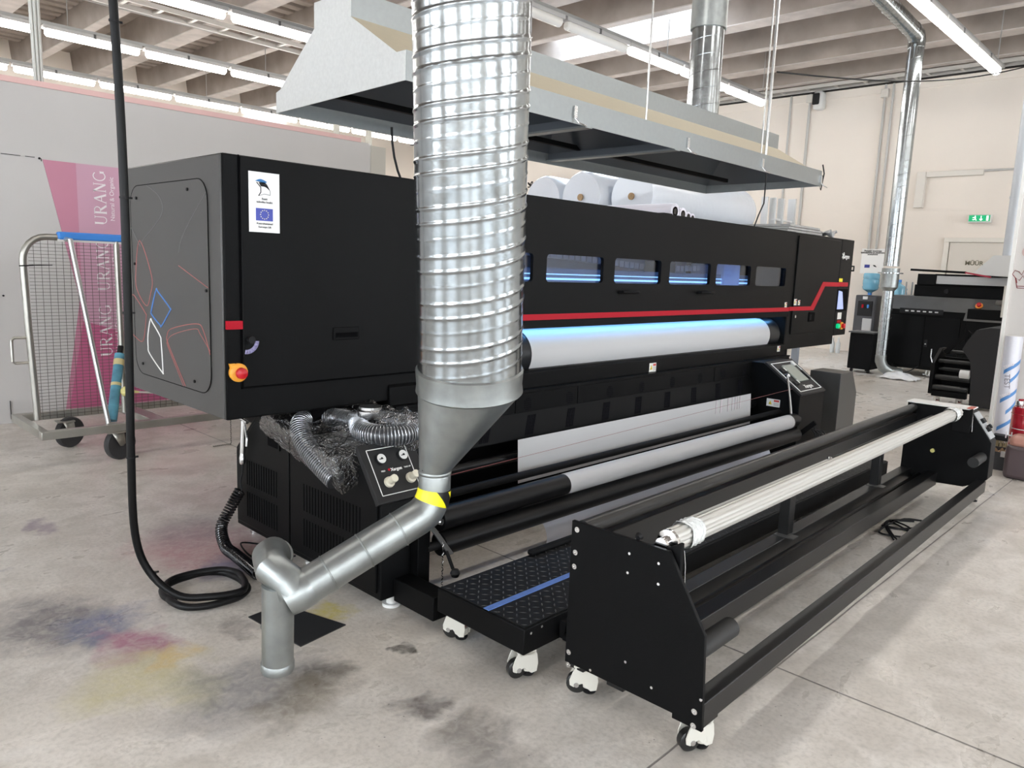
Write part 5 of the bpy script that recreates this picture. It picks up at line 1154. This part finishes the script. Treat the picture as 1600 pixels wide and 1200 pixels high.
# extraction arm above it
t = thing('fume_extractor', 'grey fume extraction funnel and pipe behind the white board', 'duct', (11.6, 2.3, 1.4))
MB().cyl((11.6, 2.29, 1.65), (11.6, 2.29, 4.6), .06, n=20).build('vertical_pipe', mat('matt grey pipe', (.45, .47, .50), .45, metal=.3), t); MB().lathe([(.066, -.015), (.066, .015)], (11.6, 2.29, 2.42), n=20).build('pipe_joint', MATS['matt grey pipe'], t)
MB().add([(11.4, 2.62, 1.43), (11.4, 2.2, 1.41), (11.7, 2.2, 1.41), (11.7, 2.62, 1.43), (11.5, 2.42, 1.68), (11.5, 2.2, 1.68), (11.7, 2.2, 1.68), (11.7, 2.42, 1.68)], [(0, 1, 5, 4), (1, 2, 6, 5), (2, 3, 7, 6), (3, 0, 4, 7), (4, 5, 6, 7)]).build('funnel', mat('grey funnel', (.50, .50, .49), .5), t, solid=.01, smooth=False)
MB().bar((11.39, 2.70, 1.45), (11.39, 2.40, 1.40), .02, .02).build('red_edge', mat('dark red edge', (.35, .02, .05), .5), t)
MB().box(11.2, 11.24, 1.9, 2.2, .9, 1.30).build('cream_box', IVORY, M2)
tag(MB().bar((11.5, 3.40, 1.47), (11.5, 2.72, 1.45), .03, .03).build('black_bar', BLACKM), 'thin black horizontal bar above the silver rail of the small printer', 'bar')
t = thing('black_cabinet', 'low black pedestal cabinet left of the small printer', 'cabinet', (11.5, 3.85, 0))
MB().box(11.1, 11.42, 3.66, 3.98, .05, .56).build('body', BLACKM, t, bevel=.01); MB().box(11.08, 11.44, 3.65, 4.0, .56, .58).build('top', BLACKG, t, bevel=.004)
for (x_, y_) in ((11.15, 3.93), (11.15, 3.70), (11.38, 3.8)): MB().cyl((x_, y_-.015, .025), (x_, y_+.015, .025), .025, n=14).build('wheel', INK, t)
m_ = MB().grid(lambda u, v: Vector((10.75+.34*u, 3.42-.44*v, .015+.11*math.sin(PI*u)**.6*math.sin(PI*v)**.6*(1-.55*v)+.008*math.sin(u*17+v*13))), 16, 16)
tag(m_.build('white_plastic_sack', mat('thin white plastic', (.75, .75, .75), .35), solid=.003), 'crumpled white plastic sack on the floor by the slim drop pipe', 'bag')
# ================================================================== COVERED TAKE-UP (behind white board)
T3 = thing('small_take_up_frame', 'black media take up frame on casters before the small printer', 'take-up unit', (9.2, 2.1, 0))
MB().prism([(8.95, .12), (9.35, .12), (9.35, .60), (9.20, .60), (8.95, .45)], 'y', 2.30, 2.335).build('side_plate', BLACK, T3, bevel=.004)
for (x_, z_, r_) in ((9.22, .565, .024), (9.10, .47, .022), (9.05, .30, .03), (9.0, .19, .035), (9.15, .38, .02)):
    MB().cyl((x_, 1.97, z_), (x_, 2.30, z_), r_, n=14).build('roller', MATS['dark grey roller'], T3)
MB().box(8.95, 9.02, 1.97, 2.30, .10, .16).build('base_beam', BLACK, T3, bevel=.004); MB().box(9.3, 9.35, 1.97, 2.30, .12, .5).build('rear_beam', BLACKM, T3)
MB().bar((9.15, 2.26, .56), (9.15, 2.05, .80), .03, .05).build('support_arm', BLACKM, T3); MB().tube([(8.93, 2.34, .60), (8.93, 2.34, .52), (8.93, 2.32, .46)], .006, n=6).build('lever', STEEL, T3)
MB().cyl((9.0, 1.97, .36), (9.0, 2.06, .36), .045, n=16).build('media_core', FILM, T3)
for (x_, y_) in ((9.0, 2.25), (9.05, 2.05)): caster(T3, x_, y_, .10, .5)
m_ = MB()
def cover(u, v):
    a = v*PI
    x_ = 9.0+.6*u
    prf = [(1.94, .03), (1.945, .3), (1.965, .50), (2.055, .62), (2.02, .72), (1.96, .83), (1.85, .86), (1.70, .86), (1.60, .7), (1.58, .03)]
    i_ = min(int(v*9), 8); f_ = v*9-i_; y1 = prf[i_][0]*(1-f_)+prf[i_+1][0]*f_; z1 = prf[i_][1]*(1-f_)+prf[i_+1][1]*f_
    return Vector((x_, y1+.012*math.sin(u*11+v*6), z1+.008*math.sin(u*9)))
m_.grid(cover, 20, 36)
cv = m_.build('black_dust_cover', mat('black cloth cover', (.018, .018, .02), .75), solid=.006)
m2 = MB(); vs = [cover(0, j/36) for j in range(37)]; 
tag(cv, 'black cloth dust cover draped over a machine left of the white board', 'dust cover')
MB().add(vs, [tuple(range(37))]).build('cover_end', MATS['black cloth cover'], cv, smooth=False)
# ================================================================== RIGHT EDGE ITEMS
t = thing('wrapped_roll', 'white film roll with diagonal blue printed bands leaning on the white board', 'roll', (7.1, 1.28, .04))
a_, b_ = Vector((7.10, 1.272, .045)), Vector((7.16, 1.29, .90)); dd_ = (b_-a_).normalized()
MB().cyl(a_, b_, .063, n=28).build('roll_body', mat('glossy white film', (.68, .68, .74), .3, coat=.3), t)
MB().lathe([(.063, 0), (.05, .008), (.03, .002), (0, .004)], b_, dd_, n=24).build('crumpled_end', mat('film end', (.6, .58, .56), .4), t)
BL = mat('blue film print', (.08, .24, .55), .4)
for (z_, lb) in ((.16, 1), (.385, 1), (.62, 1), (.30, 0), (.55, 0)):
    m2 = MB(); off = 0
    for i in range(16):
        th0 = math.radians(150+i*7 if lb else 195+i*5); th1 = math.radians(150+(i+1)*7 if lb else 195+(i+1)*5)
        def PT(th, dz): c = a_ + dd_*(z_+dz); return c + Vector((math.cos(th)*.0642, math.sin(th)*.0642, 0))
        k0 = -.10*((i)/16)+.05; k1 = -.10*((i+1)/16)+.05
        m2.add([PT(th0, -k0-.016), PT(th1, -k1-.016), PT(th1, -k1+.016), PT(th0, -k0+.016)], [(0, 1, 2, 3)])
    m2.build('blue_band', BL, t)
text('TEKO', .03, a_+dd_*.39+Vector((-.0655, 0, 0)), (0, -1, .55), (0, .5, 1), PW, t, bold=True); text('TEKO', .03, a_+dd_*.625+Vector((-.0655, 0, 0)), (0, -1, .55), (0, .5, 1), PW, t, bold=True)
text('TEST', .055, a_+dd_*.50+Vector((-.0655, 0, 0)), (0, -.1, -1), (0, -1, .1), mat('marker grey', (.18, .17, .2), .6), t)
t = thing('jerry_can', 'plastic canister with dark liquid below a pinkish top at right edge', 'canister', (6.05, .93, 0))
MB().box(5.97, 6.15, .80, 1.04, 0, .235).build('filled_lower_part', mat('murky plastic', (.085, .06, .065), .35), t, bevel=.03)
MB().box(5.98, 6.14, .81, 1.03, .215, .30).build('pink_upper_part', mat('pinkish plastic', (.50, .25, .20), .35), t, bevel=.035)
MB().lathe([(.03, 0), (.03, .03), (0, .032)], (6.06, .90, .295), n=18).build('screw_cap', mat('dull white cap', (.55, .5, .45), .4), t)
t = thing('red_canister', 'glossy red metal canister behind the dark liquid canister', 'canister', (6.35, 1.0, 0))
MB().lathe([(.09, 0), (.095, .01), (.095, .44), (.085, .455)], (6.35, 1.00, 0), n=32).build('body', mat('glossy red paint', (.36, .008, .02), .25, coat=.5), t); MB().lathe([(.096, .40), (.099, .405), (.096, .41)], (6.35, 1.0, 0), n=32).build('rim_ring', MATS['glossy red paint'], t)
MB().lathe([(.02, 0), (.025, .02), (.022, .04), (0, .042)], (6.33, 1.05, .455), n=16).build('filler_cap', STEEL, t); MB().tube([(6.35, 1.07, .455), (6.35, 1.06, .50), (6.35, .98, .51), (6.35, .92, .455)], .008, n=8).build('carry_handle', MATS['glossy red paint'], t)
text('Hey', .07, (6.253, 1.045, .25), (0, -1, 0), (0, 0, 1), PW, t); MB().add([(6.35-.0965*math.cos(math.radians(a)), 1.0+.0965*math.sin(math.radians(a)), z_) for z_ in (.30, .305) for a in range(-40, 60, 10)], [(i, i+1, i+11, i+10) for i in range(9)]).build('white_line', PW, t)
t = thing('open_carton', 'small open dark carton with crumpled paper beside the canisters', 'box', (6.3, 1.12, 0))
MB().box(6.20, 6.42, 1.06, 1.20, 0, .012).box(6.20, 6.205, 1.06, 1.20, .012, .13).box(6.415, 6.42, 1.06, 1.20, .012, .13).box(6.205, 6.415, 1.06, 1.065, .012, .13).box(6.205, 6.415, 1.195, 1.20, .012, .13).build('carton_shell', mat('dark printed card', (.05, .05, .055), .5), t)
MB().grid(lambda u, v: Vector((6.21+.2*u, 1.07+.12*v, .10+.03*math.sin(u*14)*math.cos(v*12))), 10, 10).build('crumpled_paper', CARD, t)
MB().box(6.19, 6.20, 1.04, 1.10, .10, .14).build('torn_white_edge', FILM, t)
t = thing('straw_brush', 'worn straw brush standing under the wrapped roll', 'brush', (6.8, 1.22, 0))
MB().box(6.90, 7.0, 1.14, 1.30, .09, .13).build('brush_block', INK, t, bevel=.004)
m_ = MB(); random.seed(5)
for i in range(90):
    x_, y_ = 6.91+.08*random.random(), 1.15+.14*random.random(); m_.cyl((x_, y_, .095), (x_+random.uniform(-.02, .02), y_+random.uniform(-.02, .02), 0), .002, n=3, cap=False)
m_.build('bristles', mat('straw', (.42, .34, .20), .8), t)['kind'] = 'stuff'
MB().cyl((7.10, 1.272, 0), (7.10, 1.272, .045), .05).build('roll_plug', BLACKM, bpy.data.objects['wrapped_roll'])
# ================================================================== RACK BEHIND THE PRINTER
t = thing('storage_rack', 'tall storage rack behind the printer carrying white rolls', 'rack', (8.6, 5.9, 0))
for (x_, y_) in ((6.9, 4.45), (6.9, 7.3), (10.4, 4.45), (10.4, 7.3)): MB().box(x_-.04, x_+.04, y_-.04, y_+.04, 0, 1.84).build('rack_post', mat('rack blue grey', (.25, .28, .33), .5), t)
MB().box(6.84, 10.5, 4.40, 7.4, 1.80, 1.85).build('rack_shelf', mat('shelf grey', (.45, .45, .45), .5), t)
PWR = mat('white plastic wrapped roll', (.62, .66, .72), .25, coat=.4, bump=.6, bscale=8)
for q, (x_, y_, r_) in enumerate(((7.62, 5.42, .33), (7.50, 6.10, .33), (7.55, 6.78, .32))):
    t = thing('wrapped_media_roll', 'large white plastic wrapped roll on the rack, %s' % ('nearest to the ladder', 'middle of the three', 'farthest left of the three')[q], 'roll', (x_, y_, 1.85), 'wrapped rolls on the rack')
    MB().lathe([(0, 0), (.05, -.0), (r_*.9, -.01), (r_, .04), (r_, 2.5), (r_*.9, 2.6), (0, 2.6)], (x_, y_, 1.85+r_), (1, 0, 0), n=40).build('wrapping', PWR, t)
    MB().lathe([(.025, 0), (.042, 0), (.042, -.015), (.025, -.015)], (x_-.012, y_, 1.85+r_), (1, 0, 0), n=18).build('core_end', CARD, t); MB().lathe([(.026, 0), (.0, 0)], (x_-.016, y_, 1.85+r_), (1, 0, 0), n=18).build('core_hole', INK, t)
for q, (x_, r_) in enumerate(((7.00, .085), (7.19, .070), (7.335, .055), (7.455, .050))):
    t = thing('long_fabric_roll', 'long thin white roll on the rack edge, %s from left' % words[q], 'roll', (x_, 4.5, 1.85), 'thin rolls on the rack edge')
    y0_ = 4.42+.02*q; ln_ = 2.2 if q == 0 else .55
    MB().cyl((x_, y0_, 1.85+r_), (x_, y0_+ln_, 1.85+r_), r_, n=26).build('fabric', mat('lilac white fabric', (.74, .73, .82), .6), t)
    MB().lathe([(.6*r_, 0), (.35*r_, 0), (.35*r_, .02), (.0, .02)], (x_, y0_-.002, 1.85+r_), (0, 1, 0), n=20).build('core_end', mat('dark core', (.04, .035, .03), .6), t)
tag(MB().box(6.70, 6.86, 4.36, 4.44, 1.80, 1.90).build('shelf_end_bracket', BLACKM, bevel=.004), 'small black bracket at the shelf end under the thin rolls', 'bracket')
# step ladder
t = thing('step_ladder', 'aluminium step ladder standing right of the white rolls', 'ladder', (8.3, 4.0, 0))
for (x_, y_, dx_) in ((8.20, 4.02, .10), (8.32, 3.98, .10), (8.44, 3.94, .10)):
    MB().bar((x_+dx_, y_, 0), (x_, y_, 2.18), .03, .07).build('stile', mat('ladder aluminium', (.65, .66, .66), .35, metal=.6), t)
    MB().cyl((x_-.037, y_, 1.86), (x_-.045, y_, 1.86), .012, n=10).build('rung_end', INK, t)
for (x_, y_) in ((8.75, 3.95),): MB().bar((x_+.1, y_, 0), (x_, y_, 2.2), .03, .09).build('stile', MATS['ladder aluminium'], t)
for q in range(7): MB().box(8.3, 8.8, 3.93, 3.99, .25+.28*q, .27+.28*q).build('tread', MATS['ladder aluminium'], t)
# coiled hose brackets on the far wall
for (y_, lb) in ((12.9, 'left'), (12.15, 'right')):
    pts = [(14.15, y_+.33-.075*i, 3.30+.05*math.sin(i*1.2)) for i in range(9)]
    tag(coil(pts, .05, .014, 12).build('spiral_cable', INK), 'dark spiral cable on the far wall, %s one' % lb, 'cable', 'spiral cables on the wall')
# pink red goods behind the partition end
tag(MB().box(6.0, 6.5, 8.0, 8.3, 0, 2.25).build('red_banner_stack', mat('coral print', (.75, .12, .14), .6), bevel=.01), 'coral red printed stack glimpsed behind the partition end', 'banner')
m_ = MB()
for (x_) in (4.55, 4.95): m_.bar((x_, 7.0, 2.30), (x_, 7.0, 4.3), .05, .05)
m_.bar((4.55, 7.0, 2.33), (4.95, 7.0, 2.33), .05, .05).bar((4.95, 7.0, 2.33), (5.9, 8.6, 2.5), .04, .04)
tag(m_.build('tube_scaffold', ZINC), 'square steel tube frame above the partition end under the hood', 'frame')
bpy.context.view_layer.update()
